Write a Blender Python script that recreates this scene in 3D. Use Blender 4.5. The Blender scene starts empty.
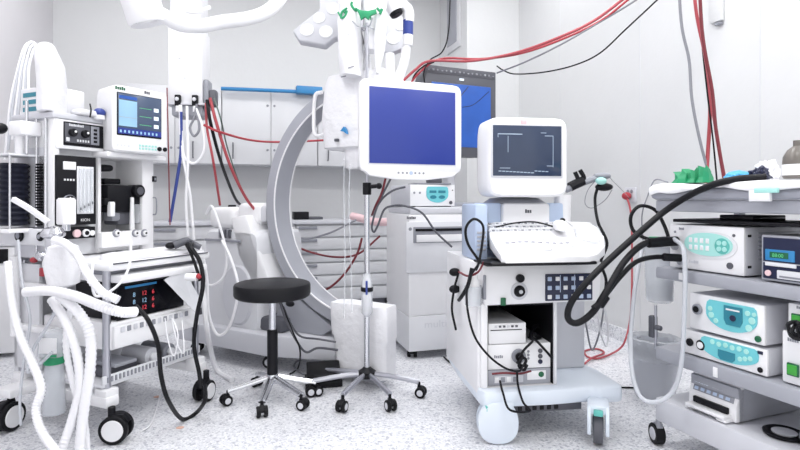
import bpy, bmesh, math, random
from mathutils import Vector, Matrix, noise
random.seed(7)
C = bpy.context.scene.collection
SC = bpy.context.scene
PI = math.pi
FP, CH = 530.0, 1.10          # focal length in pixels, eye height

# ---------------------------------------------------------------- camera
cd = bpy.data.cameras.new('camera'); cam = bpy.data.objects.new('camera', cd); C.objects.link(cam)
cd.sensor_width = 36; cd.lens = 36*FP/800; cd.shift_y = -25/800; cd.clip_start = .05
cam.location = (0, 0, CH); cam.rotation_euler = (PI/2, 0, 0); SC.camera = cam

def P(x, y, Y): return Vector(((x-400)*Y/FP, Y, CH-(y-200)*Y/FP))
def G(x, y, z=0):                                   # photo point -> place on a level plane
    Y = (CH-z)*FP/(y-200); return P(x, y, Y)

# ---------------------------------------------------------------- materials
def lin(h):
    if isinstance(h, str):
        c = [int(h[i:i+2], 16)/255 for i in (0, 2, 4)]
    else: c = h
    return [v/12.92 if v <= .04045 else ((v+.055)/1.055)**2.4 for v in c]+[1]
MATS = {}
def mat(n, col, rough=.45, metal=0, emit=0, alpha=1, var=.04, vs=6, bump=0, bs=80, coat=0, trans=0):
    m = bpy.data.materials.new(n); m.use_nodes = True; nt = m.node_tree; p = nt.nodes['Principled BSDF']
    c = lin(col)
    tc = nt.nodes.new('ShaderNodeTexCoord')
    nz = nt.nodes.new('ShaderNodeTexNoise'); nz.inputs['Scale'].default_value = vs; nz.inputs['Detail'].default_value = 4
    nt.links.new(tc.outputs['Object'], nz.inputs['Vector'])
    mx = nt.nodes.new('ShaderNodeMix'); mx.data_type = 'RGBA'
    mx.inputs[6].default_value = [v*(1-var) for v in c[:3]]+[1]
    mx.inputs[7].default_value = [min(1, v*(1+var)) for v in c[:3]]+[1]
    nt.links.new(nz.outputs['Fac'], mx.inputs[0]); nt.links.new(mx.outputs[2], p.inputs['Base Color'])
    p.inputs['Roughness'].default_value = rough; p.inputs['Metallic'].default_value = metal
    p.inputs['Alpha'].default_value = alpha
    if max(c[:3]) < .03: p.inputs['Specular IOR Level'].default_value = .2
    if coat: p.inputs['Coat Weight'].default_value = coat
    if trans: p.inputs['Transmission Weight'].default_value = trans; p.inputs['IOR'].default_value = 1.2
    if emit:
        p.inputs['Emission Color'].default_value = c; p.inputs['Emission Strength'].default_value = emit
    if bump:
        n2 = nt.nodes.new('ShaderNodeTexNoise'); n2.inputs['Scale'].default_value = bs; n2.inputs['Detail'].default_value = 5
        nt.links.new(tc.outputs['Object'], n2.inputs['Vector'])
        bp = nt.nodes.new('ShaderNodeBump'); bp.inputs['Strength'].default_value = bump; bp.inputs['Distance'].default_value = .02
        nt.links.new(n2.outputs['Fac'], bp.inputs['Height']); nt.links.new(bp.outputs[0], p.inputs['Normal'])
    MATS[n] = m; return m
mat('white', 'ebebee', .35); mat('white_matte', 'e2e2e6', .6); mat('offwhite', 'dcdde2', .4); mat('wall', 'd6d7d9', .7, var=.02, bump=.05, bs=30)
mat('wall_left', 'd6d4d8', .7, var=.02, bump=.05, bs=30)
mat('laminate', 'd3d4d8', .35, var=.02); mat('ceiling', 'eeeeee', .8)
mat('grey', 'a3a5ae', .4); mat('grey_light', 'cfd0d7', .4); mat('grey_mid', '8d8f98', .4); mat('grey_dark', '55565e', .5)
mat('black', '15151a', .45); mat('black_soft', '17171b', .45); mat('rubber', '121216', .5); mat('black_gloss', '0b0b12', .15)
mat('chrome', 'd6d7dc', .18, 1, var=.03); mat('steel', 'b9bac2', .33, 1, var=.08, vs=3)
mat('teal', '6fc6cf', .4); mat('teal_dark', '2b7f92', .4); mat('mint', 'a9e0da', .4); mat('mint_dark', '5fb8b0', .4)
mat('green', '1f8f60', .5, var=.15, vs=20); mat('green_switch', '3ea23c', .3); mat('green_dark', '14603e', .4)
mat('blue_bar', '2f80b8', .35); mat('blue', '2b3f8c', .4); mat('blue_pack', '49a6d8', .4); mat('shell', 'dde5f0', .35); mat('blue_pale', 'b4c3dc', .4); mat('navy', '1b2140', .35); mat('bellows', '1c1e2c', .5)
mat('red', 'a83540', .4); mat('red_cable', 'a9474f', .45); mat('wine', '6d1f2a', .4); mat('pink', 'e6c6cb', .6)
mat('drape', 'e6e6ea', .6, bump=.6, bs=14); mat('cloth_grey', '9c9ea8', .7, bump=.3, bs=20); mat('hose', 'eeeef2', .4)
mat('clear', 'e8ecf2', .1, alpha=.38); mat('clear_faint', 'e8ecf2', .08, alpha=.2); mat('bag', 'd9dce2', .25, alpha=.5, bump=.8, bs=18)
mat('tube_clear', 'd4d7df', .2, alpha=.8); mat('cable_grey', '85868e', .5); mat('cable_green', '5c6b66', .5)
mat('scr_blue', '24368a', .35, emit=.2, var=.01); mat('scr_blue2', '2350a0', .3, emit=.5, var=.35, vs=5)
mat('scr_line', '9fb0c4', .3, emit=.25); mat('scr_dark', '2c3850', .15, emit=.22, var=.3, vs=4); mat('scr_grey', '46536b', .15, emit=.35, var=.25, vs=4)
mat('scr_sky', '8fb6d2', .3, emit=.4, var=.2, vs=9); mat('scr_white', 'dfe9f2', .3, emit=.7); mat('scr_red', 'd8404a', .3, emit=.6); mat('scr_green', '59b87c', .3, emit=.5)
mat('lens', 'f4f4f4', .2, emit=.12); mat('lamp_shell', 'c0c1c8', .4); mat('lampglow', 'ffffff', .5, emit=6)
mat('blood', 'd8b0a0', .6)
mat('bottle_grey', '6a6560', .3)

def floor_mat():
    m = bpy.data.materials.new('terrazzo_floor'); m.use_nodes = True; nt = m.node_tree; p = nt.nodes['Principled BSDF']
    tc = nt.nodes.new('ShaderNodeTexCoord')
    v = nt.nodes.new('ShaderNodeTexVoronoi'); v.inputs['Scale'].default_value = 130
    v2 = nt.nodes.new('ShaderNodeTexVoronoi'); v2.inputs['Scale'].default_value = 80
    n = nt.nodes.new('ShaderNodeTexNoise'); n.inputs['Scale'].default_value = 1.3
    for q in (v, v2, n): nt.links.new(tc.outputs['Object'], q.inputs['Vector'])
    s = nt.nodes.new('ShaderNodeSeparateColor'); nt.links.new(v.outputs['Color'], s.inputs[0])
    r = nt.nodes.new('ShaderNodeValToRGB'); e = r.color_ramp.elements
    e[0].position = 0; e[0].color = lin('b4b5bd'); e[1].position = .16; e[1].color = lin('cfd0d7')
    for pos, c in ((.3, 'd9dadf'), (.6, 'dfe0e5'), (.8, 'e5e6ea'), (.93, 'f0f0f4')):
        k = e.new(pos); k.color = lin(c)
    nt.links.new(s.outputs[0], r.inputs[0])
    s2 = nt.nodes.new('ShaderNodeSeparateColor'); nt.links.new(v2.outputs['Color'], s2.inputs[0])
    r2 = nt.nodes.new('ShaderNodeValToRGB'); e = r2.color_ramp.elements
    e[0].position = .07; e[0].color = lin('d6d7dd'); e[1].position = .1; e[1].color = (1, 1, 1, 1)
    nt.links.new(s2.outputs[1], r2.inputs[0])
    mx = nt.nodes.new('ShaderNodeMix'); mx.data_type = 'RGBA'; mx.blend_type = 'MULTIPLY'; mx.inputs[0].default_value = 1
    nt.links.new(r.outputs[0], mx.inputs[6]); nt.links.new(r2.outputs[0], mx.inputs[7])
    nt.links.new(mx.outputs[2], p.inputs['Base Color']); p.inputs['Roughness'].default_value = .32
    MATS['floor'] = m
floor_mat()

# ---------------------------------------------------------------- mesh builder
_txt = {}
class B:
    def __init__(s, T=None): s.bm = bmesh.new(); s.mats = []; s.T = T or Matrix()
    def mi(s, m):
        if m not in s.mats: s.mats.append(m)
        return s.mats.index(m)
    def add(s, vs, fs, m, M=None):
        M = s.T @ M if M is not None else s.T
        i = s.mi(m); bv = [s.bm.verts.new(M @ Vector(v)) for v in vs]
        for f in fs:
            try: q = s.bm.faces.new([bv[k] for k in f]); q.material_index = i
            except ValueError: pass
        return s
    def addbm(s, t, m, M=None):
        t.verts.index_update()
        s.add([v.co.copy() for v in t.verts], [[v.index for v in f.verts] for f in t.faces], m, M); t.free(); return s
    def box(s, x0, x1, y0, y1, z0, z1, m='white', bev=.004, M=None, seg=2):
        t = bmesh.new(); bmesh.ops.create_cube(t, size=1)
        a, b, c = abs(x1-x0), abs(y1-y0), abs(z1-z0)
        for v in t.verts: v.co = Vector((v.co.x*a, v.co.y*b, v.co.z*c))
        bev = min(bev, a*.45, b*.45, c*.45)
        if bev > .0008: bmesh.ops.bevel(t, geom=t.edges[:], offset=bev, segments=seg, profile=.5, affect='EDGES')
        for v in t.verts: v.co += Vector(((x0+x1)/2, (y0+y1)/2, (z0+z1)/2))
        return s.addbm(t, m, M)
    def ring(s, pts_list, m, M=None, cap=True):
        n = len(pts_list[0]); vs = [p for r in pts_list for p in r]; fs = []
        for i in range(len(pts_list)-1):
            for k in range(n):
                fs.append((i*n+k, i*n+(k+1) % n, (i+1)*n+(k+1) % n, (i+1)*n+k))
        if cap:
            fs.append(tuple(range(n-1, -1, -1))); L = (len(pts_list)-1)*n; fs.append(tuple(range(L, L+n)))
        return s.add(vs, fs, m, M)
    def cyl(s, p0, p1, r, m='white', r2=None, seg=18, M=None):
        p0, p1 = Vector(p0), Vector(p1); r2 = r if r2 is None else r2
        d = (p1-p0); q = d.to_track_quat('Z', 'Y').to_matrix()
        f = lambda c, rr: [c+q @ Vector((rr*math.cos(2*PI*k/seg), rr*math.sin(2*PI*k/seg), 0)) for k in range(seg)]
        e = min(.003, min(r, r2)*.25, d.length*.25); u = d.normalized()*e
        return s.ring([f(p0, max(r-e, 1e-4)), f(p0+u, r), f(p1-u, r2), f(p1, max(r2-e, 1e-4))], m, M)
    def tube(s, pts, r, m='black', seg=8, n=7, M=None, rib=0):
        pts = [Vector(p) for p in pts]; S = []
        Q = [pts[0]*2-pts[1]]+pts+[pts[-1]*2-pts[-2]]
        if len(pts) == 2: S = [pts[0].lerp(pts[1], i/max(n, 1)) for i in range(n+1)]
        else:
            for i in range(1, len(Q)-2):
                for k in range(n):
                    t = k/n; a, b, c, d = Q[i-1:i+3]
                    S.append(.5*((2*b)+(c-a)*t+(2*a-5*b+4*c-d)*t*t+(3*b-a-3*c+d)*t**3))
            S.append(pts[-1])
        rings = []; up = None
        for i, p in enumerate(S):
            tg = (S[min(i+1, len(S)-1)]-S[max(i-1, 0)]).normalized()
            if up is None: up = tg.orthogonal().normalized()
            up = (up-tg*up.dot(tg)).normalized(); sd = tg.cross(up)
            u = i/(len(S)-1)
            rr = r if not isinstance(r, (list, tuple)) else r[0]+(r[1]-r[0])*u
            if rib and i % 2: rr *= (1-rib)
            rings.append([p+up*rr*math.cos(2*PI*k/seg)+sd*rr*math.sin(2*PI*k/seg) for k in range(seg)])
        return s.ring(rings, m, M)
    def lathe(s, prof, o=(0, 0, 0), m='white', seg=24, M=None):
        o = Vector(o)
        return s.ring([[o+Vector((max(r, 1e-4)*math.cos(2*PI*k/seg), max(r, 1e-4)*math.sin(2*PI*k/seg), z)) for k in range(seg)] for r, z in prof], m, M)
    def disc(s, c, r, m, t=.004, y=-1, seg=20, r2=None):   # round button on a face looking along -y
        c = Vector(c); return s.cyl(c+Vector((0, .001, 0)), c+Vector((0, y*t, 0)), r, m, r2, seg)
    def sec(s, secs, m, axis='y', p=4, n=32, jit=0, seed=0):
        """lofted super-ellipse sections: (t, ca, cb, ha, hb)"""
        R = []
        for (t, ca, cb, ha, hb) in secs:
            ring = []
            for k in range(n):
                a = 2*PI*k/n; c, q = math.cos(a), math.sin(a)
                u = ca+ha*math.copysign(abs(c)**(2/p), c); v = cb+hb*math.copysign(abs(q)**(2/p), q)
                w = t
                if axis == 'y': co = Vector((u, w, v))
                elif axis == 'z': co = Vector((u, v, w))
                else: co = Vector((w, u, v))
                if jit: co += noise.noise_vector(co*9+Vector((seed, seed*2, 0)))*jit
                ring.append(co)
            R.append(ring)
        return s.ring(R, m)
    def prism(s, pts, a0, a1, m, plane='xz', bev=0, M=None):
        t = bmesh.new(); f = {'xz': lambda u, v, w: (u, w, v), 'yz': lambda u, v, w: (w, u, v), 'xy': lambda u, v, w: (u, v, w)}[plane]
        A = [t.verts.new(f(u, v, a0)) for u, v in pts]; D = [t.verts.new(f(u, v, a1)) for u, v in pts]; n = len(pts)
        t.faces.new(A); t.faces.new(D[::-1])
        for k in range(n): t.faces.new((A[k], D[k], D[(k+1) % n], A[(k+1) % n]))
        bmesh.ops.recalc_face_normals(t, faces=t.faces[:])
        if bev: bmesh.ops.bevel(t, geom=t.edges[:], offset=bev, segments=2, profile=.5, affect='EDGES')
        return s.addbm(t, m, M)
    def ell(s, c, r, m, M=None, seg=16):
        t = bmesh.new(); bmesh.ops.create_uvsphere(t, u_segments=seg, v_segments=max(8, seg//2), radius=1)
        r = r if isinstance(r, (tuple, list)) else (r, r, r)
        for v in t.verts: v.co = Vector((v.co.x*r[0], v.co.y*r[1], v.co.z*r[2]))+Vector(c)
        return s.addbm(t, m, M)
    def text(s, body, size, at, m, sx=1, ext=.001, face='front'):
        k = (body, ext)
        if k not in _txt:
            cu = bpy.data.curves.new('t', 'FONT'); cu.body = body; cu.size = 1; cu.extrude = 0
            o = bpy.data.objects.new('t', cu); me = bpy.data.meshes.new_from_object(o)
            _txt[k] = ([v.co.copy() for v in me.vertices], [list(p.vertices) for p in me.polygons])
            bpy.data.objects.remove(o); bpy.data.curves.remove(cu); bpy.data.meshes.remove(me)
        vs, fs = _txt[k]; at = Vector(at)
        return s.add([(at.x+v.x*size*sx, at.y-ext, at.z+v.y*size) for v in vs], fs, m)
    def marks(s, n, size, at, m):                     # tiny unreadable print: a row of short strokes
        for k in range(n):
            x = at[0]+k*size*.55; s.box(x, x+size*.4, at[1]-.0015, at[1]+.001, at[2], at[2]+size*(.7 if k % 3 else .85), m, 0)
        return s
    def done(s, name, parent=None, label=None, cat=None, group=None, kind=None, ang=40, keep=False, recalc=True):
        bm = s.bm
        if recalc: bmesh.ops.recalc_face_normals(bm, faces=bm.faces[:])
        o0 = Vector((0, 0, 0))
        if parent is None and not keep and len(bm.verts):
            xs = [v.co for v in bm.verts]
            o0 = Vector(((min(v.x for v in xs)+max(v.x for v in xs))/2, (min(v.y for v in xs)+max(v.y for v in xs))/2, min(v.z for v in xs)))
            for v in bm.verts: v.co -= o0
        me = bpy.data.meshes.new(name); bm.to_mesh(me); bm.free()
        for m in s.mats: me.materials.append(MATS[m])
        for p in me.polygons: p.use_smooth = True
        me.set_sharp_from_angle(angle=math.radians(ang))
        o = bpy.data.objects.new(name, me); C.objects.link(o); o.location = o0
        if parent is not None: o.parent = parent.e if isinstance(parent, F) else parent
        if label: o['label'] = label
        if cat: o['category'] = cat
        if group: o['group'] = group
        if kind: o['kind'] = kind
        return o

class F:
    """a place in the room: an Empty (or a bare frame) with its own axes; -y looks out of its front"""
    def __init__(s, loc, deg=0, name=None, label=None, cat=None, group=None):
        s.M = Matrix.Translation(Vector(loc)) @ Matrix.Rotation(math.radians(deg), 4, 'Z'); s.I = s.M.inverted(); s.e = None
        if name:
            e = bpy.data.objects.new(name, None); C.objects.link(e); e.location = loc; e.rotation_euler = (0, 0, math.radians(deg))
            e.empty_display_size = .1; e['label'] = label; e['category'] = cat
            if group: e['group'] = group
            s.e = e
    def w(s, x, y, z): return s.M @ Vector((x, y, z))
    def l(s, p): return s.I @ Vector(p)
    def q(s, px, py, v, ax=1):                      # where the sight line through a photo point meets a local plane
        o = s.I @ cam.location; d = (s.I @ P(px, py, 1))-o
        t = (v-o[ax])/d[ax]; return o+d*t
    def r(s, x0, y0, x1, y1, v):
        a, b = s.q(x0, y0, v), s.q(x1, y1, v); return a.x, b.x, b.z, a.z
    def at(s, x, y, z, deg=0, **k):                 # a thing standing at a local spot of this frame
        return F(s.w(x, y, z), math.degrees(s.M.to_euler().z)+deg, **k)

def cable(name, label, cat, pts, r, m, group=None, n=8, seg=8, rib=0, extra=None):
    b = B(); b.tube(pts, r, m, seg, n, rib=rib)
    if extra: extra(b)
    return b.done(name, None, label, cat, group, recalc=True)

def caster(par, x, y, r=.04, w=.025, deg=0, z=0, top=None, name='caster', wm='rubber', fm='black', twin=True):
    """fork part with its wheel as sub-part; deg turns it"""
    T = Matrix.Translation((x, y, z)) @ Matrix.Rotation(math.radians(deg), 4, 'Z')
    top = top or r*2.5
    b = B(T); b.cyl((0, 0, r*1.7), (0, 0, top), r*.28, fm)
    b.prism([(-r*.5, r*1.1), (-r*.2, r*2.1), (r*.35, r*2.15), (r*1.15, r*1.5), (r*1.05, r*1.0), (r*.4, r*1.3)], -w*.45, w*.45, fm)
    c = b.done(name, par)
    b = B(T); off = r*.35
    for sgn in ((-1, 1) if twin else (0,)):
        cy = sgn*w*.75; ww = w*.5 if twin else w*.8
        b.cyl((off, cy-ww/1.2, r), (off, cy+ww/1.2, r), r, wm, seg=24)
        b.cyl((off, cy-ww/1.1-.001, r), (off, cy+ww/1.1+.001, r), r*.62, 'grey_light' if wm == 'rubber' else fm, seg=20)
    b.done('wheel', c); return c
def struct(o, *a): o['kind'] = 'structure'; return o

# ================================================================= ROOM
R = F((0, 6.109, 0), 16.7)           # along the back wall, +y through the wall
H = 3.65
rc = R.l((1.275, 5.68, 0)); xr = rc.x            # right wall plane
lc = R.l(P(53, 200, 5.107)); xl = lc.x
NB = -7.5
def wbox(name, x0, x1, y0, y1, z0, z1, m, bev=0, **k):
    b = B(R.M); b.box(x0, x1, y0, y1, z0, z1, m, bev); return struct(b.done(name, keep=True, **k))
wbox('floor', xl-.1, xr+.1, NB, .1, -.08, 0, 'floor')
wbox('ceiling', xl-.1, xr+.1, NB, .1, H, H+.08, 'ceiling')
wbox('wall_back', xl-.1, xr+.1, 0, .1, 0, H, 'wall')
wbox('wall_left', xl-.1, xl, NB, 0, 0, H, 'wall_left')
wbox('wall_right', xr, xr+.1, NB, 0, 0, H, 'wall')
# pier in the far right corner, glazed slot in its left cheek
pa = R.l((.696, 5.506, 0)); 
wbox('wall_pier', pa.x, xr, pa.y, 0, 0, H, 'wall')
p1 = R.q(461, 46, pa.x, 0); p2 = R.q(449, 55, pa.x, 0)
b = B(R.M); b.box(pa.x-.02, pa.x+.005, p2.y+.02, p1.y+.0, p1.z, H-.02, 'laminate', .003)
wn = struct(b.done('window_1', keep=True))
b = B(); b.T = R.M; b.box(pa.x-.026, pa.x-.018, p2.y-.0, p1.y+.07, p1.z+.07, H-.08, 'grey'); b.done('pane', keep=True, parent=wn)
for nm, a in (('baseboard_right', (xr-.018, xr, NB, pa.y, 0, .1)), ('baseboard_left', (xl, xl+.018, NB, 0, 0, .1)), ('baseboard_back', (xl, pa.x, -.018, 0, 0, .1))):
    wbox(nm, *a, 'floor')
# vertical joints of the wall panels
for i, px in enumerate((560, 640, 760)):
    q = R.q(px, 100, xr, 0)
    if q.y > NB: wbox('trim_%d' % (i+1), xr-.003, xr, q.y-.004, q.y+.004, .1, H, 'laminate')
# glowing ceiling panels, out of view, added to light the room
for i, (x, y) in enumerate(((-2.6, -1.6), (-.6, -1.6), (1.2, -1.8), (-2.6, -3.6), (-.6, -3.6), (1.2, -3.6), (-1.2, -5.6), (.8, -5.6))):
    t = R.at(x, y, H-.06, name='added_ceiling_light', label='unseen flat white panel added to light the operating room', cat='ceiling light', group='added ceiling light panels')
    b = B(); b.box(-.6, .6, -.32, .32, 0, .06, 'white', .003); b.done('housing', t)
    b = B(); b.box(-.56, .56, -.28, .28, -.006, .0, 'lampglow', 0); b.done('diffuser', t)

# ================================================================= BACK WALL CUPBOARDS
yf = -.36
zb = R.q(270, 165, yf).z; zt = R.q(270, 91, yf).z
for k, (a, c) in enumerate(((126, 222), (222, 318), (318, 398))):
    x0, x1 = R.q(a, 150, yf).x, R.q(c, 150, yf).x
    t = R.at(x0, yf, zb, name='wall_cupboard', cat='cupboard', label=('pale grey wall cupboard partly behind the tall ceiling pendant', 'pale grey two-door wall cupboard under the blue bar', 'pale grey wall cupboard behind the large upright C-shaped arc')[k])
    W = x1-x0-.004; Hh = zt-zb
    b = B(); b.box(0, W, .02, .355, 0, Hh, 'laminate', .002); b.done('body', t)
    for j in (0, 1):
        d0, d1 = j*W/2+.003, (j+1)*W/2-.003
        b = B(); b.box(d0, d1, 0, .019, .003, Hh-.003, 'laminate', .002)
        b.cyl(((d1 if j == 0 else d0)+(-.03 if j == 0 else .03), -.001, Hh*.2), ((d1 if j == 0 else d0)+(-.03 if j == 0 else .03), -.006, Hh*.2), .012, 'grey_mid')
        b.cyl(((d1 if j == 0 else d0)+(-.03 if j == 0 else .03), -.001, Hh*.8), ((d1 if j == 0 else d0)+(-.03 if j == 0 else .03), -.006, Hh*.8), .012, 'grey_mid')
        o = b.done('door', t)
        hx = d0+.1+.06*j
        b = B(); b.tube([(hx, 0, .06), (hx, -.03, .07), (hx, -.03, .2), (hx, 0, .21)], .006, 'grey_dark', n=4)
        b.done('handle', o)
# worktop and base units
zc = .9; yd = -.63
b = B(R.M); x0 = R.q(150, 222, yd).x; x1 = R.q(470, 222, yd).x; x1 = min(x1, pa.x-.02)
b.box(x0, x1, yd-.02, -.002, zc-.035, zc, 'grey_light', .004); b.done('worktop', None, 'long light grey worktop running along the back wall', 'worktop')
xs = [x0, R.q(232, 240, yd).x, R.q(322, 240, yd).x, x1]
xs = [x0+.01, xs[1], R.q(296, 240, yd).x, R.q(389, 240, yd).x, x1-.01]
LB = ('pale base unit below the left end of the worktop', 'pale base drawer unit behind the white body of the arc machine', 'wide pale drawer unit framed by the big arc and the drip stand', 'pale base drawer unit behind the tall white laser cabinet')
for k in range(4):
    a, c = xs[k]+.004, xs[k+1]-.004; W = c-a
    t = R.at(a, yd, 0, name='base_cabinet', cat='cabinet', label=LB[k])
    b = B(); b.box(0, W, .022, .62, .1, zc-.037, 'laminate', .002); b.box(.02, W-.02, .07, .6, 0, .1, 'grey_dark', .0); b.done('body', t)
    N = 6; hh = (zc-.045-.11)/N
    for j in range(N):
        z0 = .11+j*hh
        b = B(); b.box(.002, W-.002, 0, .021, z0+.008, z0+hh-.008, 'laminate', .002)
        o = b.done('drawer', t)
        b = B(); b.box(.02, .2, -.02, .0, z0+hh-.04, z0+hh-.012, 'grey_mid', .004); b.done('handle', o)
# blue bar
b = B(R.M); y0 = yf-.06
b.cyl(R.q(221, 88.5, y0), R.q(296, 91.5, y0), .019, 'blue_bar', seg=16)
o = b.done('blue_bar', None, 'long slim blue bar across the top of the wall cupboards', 'bar')
o.name = 'wall_bar'
b = B(R.M); q = R.q(296, 86, y0); q2 = R.q(322, 95, y0); b.box(q.x, q2.x, y0-.04, y0+.05, q2.z, q.z, 'blue_bar', .008)
b.done('bar_bracket', None, 'blue block at the right end of the slim blue bar', 'bracket')
# things on the worktop
def counterbox(px0, px1, py0, name, label, cat, m, dy=-.4, bev=.004, dep=.2, seg=2):
    a = R.q(px0, 215, dy); c = R.q(px1, 215, dy); z = R.q(px0, py0, dy).z
    b = B(R.M); b.box(a.x, c.x, dy, dy+dep, zc+.001, max(z, zc+.02), m, bev); return b
counterbox(294, 309, 212, 'b', '', '', 'black').done('box', None, 'taller small black box on the worktop seen inside the arc', 'box')
counterbox(309, 323, 217, 'b', '', '', 'grey_dark').done('case', None, 'flat dark grey case on the worktop seen inside the arc', 'case')
b = counterbox(228, 236, 205, 'b', '', '', 'black', dy=-.5); b.done('box', None, 'little black box on the worktop behind the white arc machine body', 'box')
b = counterbox(238, 252, 206, 'b', '', '', 'grey_mid', dy=-.5); b.done('power_unit', None, 'grey power unit on the worktop near the hose ends', 'unit')
b = B(); 
q = P(353, 219, 4.9); q2 = P(388, 221, 4.9)
b.tube([P(352, 216, 4.75), P(360, 218, 4.7), P(370, 221, 4.7), P(380, 222, 4.72), P(388, 222, 4.75)], .035, 'pink', n=5, seg=10)
b.done('pink_cloth', None, 'rolled pale pink cloth on the worktop behind the drip stand', 'cloth')

# ================================================================= C-ARM
A = F((-.21, 3.25, 0), -30, 'arc_xray_machine', 'large mobile x-ray machine with a big grey C-shaped arc and white draped ends', 'medical machine')
b = B(); Rr = .757; zc0 = 1.075; rings = []; n = 72
for i in range(n+1):
    a = math.radians(88)+math.radians(184)*i/n; c, s_ = math.cos(a), math.sin(a)
    pr = []
    for (dr, yy) in ((0, -.068), (-.006, -.076), (-.07, -.076), (-.078, -.068), (-.078, .068), (-.07, .076), (-.006, .076), (0, .068)):
        r_ = Rr+dr; pr.append(Vector((r_*c, yy, zc0+r_*s_)))
    rings.append(pr)
b.ring(rings, 'grey'); arc = b.done('arc', A, ang=35)
b = B(); rings = []
for yy in (-.077, .077):
    pts = []
    b.tube([Vector(((Rr-.077)*math.cos(math.radians(90+i*3)), yy*.96, zc0+(Rr-.077)*math.sin(math.radians(90+i*3)))) for i in range(61)], .006, 'white', n=1, seg=6)
b.done('edge_rail', arc)
# draped lower tube housing
b = B(); b.sec([(.05, .035, -.045, .165, .06), (.055, .035, -.045, .175, .068), (.27, .02, -.045, .19, .07), (.28, .015, -.045, .20, .072), (.46, .01, -.045, .205, .074), (.475, .01, -.045, .2, .07)], 'drape', 'z', p=9, n=48, jit=.012)
b.box(-.08, .16, -.08, .0, .02, .055, 'grey', .006)
b.done('tube_housing', A, 'lower end wrapped in a white drape')
# draped upper intensifier
b = B(); b.sec([(1.41, -.03, .02, .2, .12), (1.42, -.03, .02, .225, .135), (1.6, -.03, .02, .235, .145), (1.8, -.02, .02, .225, .14), (1.86, -.02, .02, .21, .13), (1.872, -.02, .02, .18, .11)], 'drape', 'z', p=9, n=56, jit=.014, seed=3)
ii = b.done('image_intensifier', A, 'upper end wrapped in a white drape')
b = B(); 
for px, py in ((343, 129),):
    q = A.q(px, py, -.155); b.prism([(q.x-.025, q.z-.01), (q.x, q.z+.015), (q.x+.012, q.z), (q.x+.022, q.z-.03), (q.x, q.z-.015)], -.15, -.128, 'blue_bar')
q = A.q(335, 140, -.15); b.box(q.x-.012, q.x+.014, -.145, -.125, q.z-.008, q.z+.01, 'grey_dark', .004)
b.done('sticker', ii)
b = B(); q = [A.q(x, y, -.1) for x, y in ((322, 92), (315, 97), (314, 130), (318, 136), (325, 134))]; b.tube(q, .012, 'white', n=5); b.done('handle', ii)
b = B(); q = [A.q(x, y, -.15) for x, y in ((331, 148), (331, 160), (333, 168))]
b.sec([(1.29, -.04, -.06, .04, .03), (1.3, -.04, -.06, .055, .035), (1.44, -.04, -.05, .075, .05)], 'drape', 'z', p=3, n=20, jit=.01)
b.done('drape_end', ii)
# chassis: horizontal arm, column, body and floor base   (built along -x, behind the arc)
b = B(); b.box(-1.02, -.80, -.09, .16, .93, 1.08, 'white', .04, seg=4); b.box(-.9, -.76, -.07, .07, .95, 1.06, 'grey_light', .02)
b.box(-1.25, -1.0, -.14, .2, .9, 1.05, 'white', .045, seg=4)
b.done('horizontal_arm', A)
b = B(); q = A.q(240, 218, -.12); q2 = A.q(262, 288, -.16)
b.prism([(-1.0, .98), (-.86, 1.0), (-.66, .6), (-.62, .48), (-.76, .5), (-.93, .72)], -.16, .02, 'white', 'xz', .015); b.done('pivot_arm', A)
b = B(); b.sec([(-.16, -1.0, .55, .25, .33), (-.13, -1.0, .55, .27, .35), (.25, -1.0, .55, .27, .35), (.28, -1.0, .55, .25, .33)], 'offwhite', 'y', p=10, n=48)
b.sec([(-.172, -.93, .46, .13, .19), (-.155, -.93, .46, .145, .21)], 'grey_light', 'y', p=2.2, n=40)
body = b.done('body', A)
b = B(); b.box(-1.24, -.9, -.175, -.155, .815, .83, 'grey_mid', .002)
for k in range(6): b.box(-1.1+.02*k, -1.09+.02*k, -.175, -.155, .84, .9, 'grey_dark' if k % 2 else 'steel', .001)
b.done('vent', body)
b = B(); b.prism([(-1.5, -.22), (-.62, -.22), (-.1, -.06), (-.1, .1), (-.62, .36), (-1.5, .36)], .1, .24, 'grey_light', 'xy', .02)
b.box(-1.1, -.55, -.14, .2, .24, .33, 'grey_dark', .02)
b.prism([(-.72, .24), (-.3, .24), (-.2, .3), (-.5, .47), (-.62, .47)], -.06, .1, 'grey', 'xz', .01)
b.done('base', A)
b = B(); b.ell((-.52, -.1, .43), (.035, .02, .02), 'black'); b.done('knob', A)
for x, y in ((-1.4, -.12), (-1.4, .26), (-.7, -.12), (-.3, .05)): caster(A, x, y, .038, .03, 30, top=.12)
# dangling strap and hose loops in front of the body
cable('white_strap', 'flat white strap hanging in front of the grey arc machine base', 'strap', [P(199, 245, 3.2), P(203, 290, 3.2), P(207, 330, 3.15), G(216, 368, .03), G(232, 380, .015)], .016, 'hose')
cable('white_hose', 'white hose looping down in front of the round arc machine cover', 'hose', [P(222, 240, 3.3), P(232, 262, 3.25), P(238, 290, 3.2), P(230, 325, 3.2), P(218, 335, 3.2), P(209, 315, 3.2), P(207, 280, 3.2), P(202, 250, 3.2)], .009, 'hose')
cable('white_hose', 'short white hose curving under the arc machine arm', 'hose', [P(206, 214, 3.35), P(213, 208, 3.3), P(226, 250, 3.3), P(224, 275, 3.3), P(213, 285, 3.3), P(203, 283, 3.3)], .008, 'hose')
bb = B(); bb.ell(P(262, 219, 3.7), (.05, .04, .03), 'white'); bb.ell(P(262, 221, 3.66), (.03, .02, .025), 'red'); bb.done('hose_connector', None, 'red and white hose connector lying on the arc machine arm', 'connector')

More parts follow.
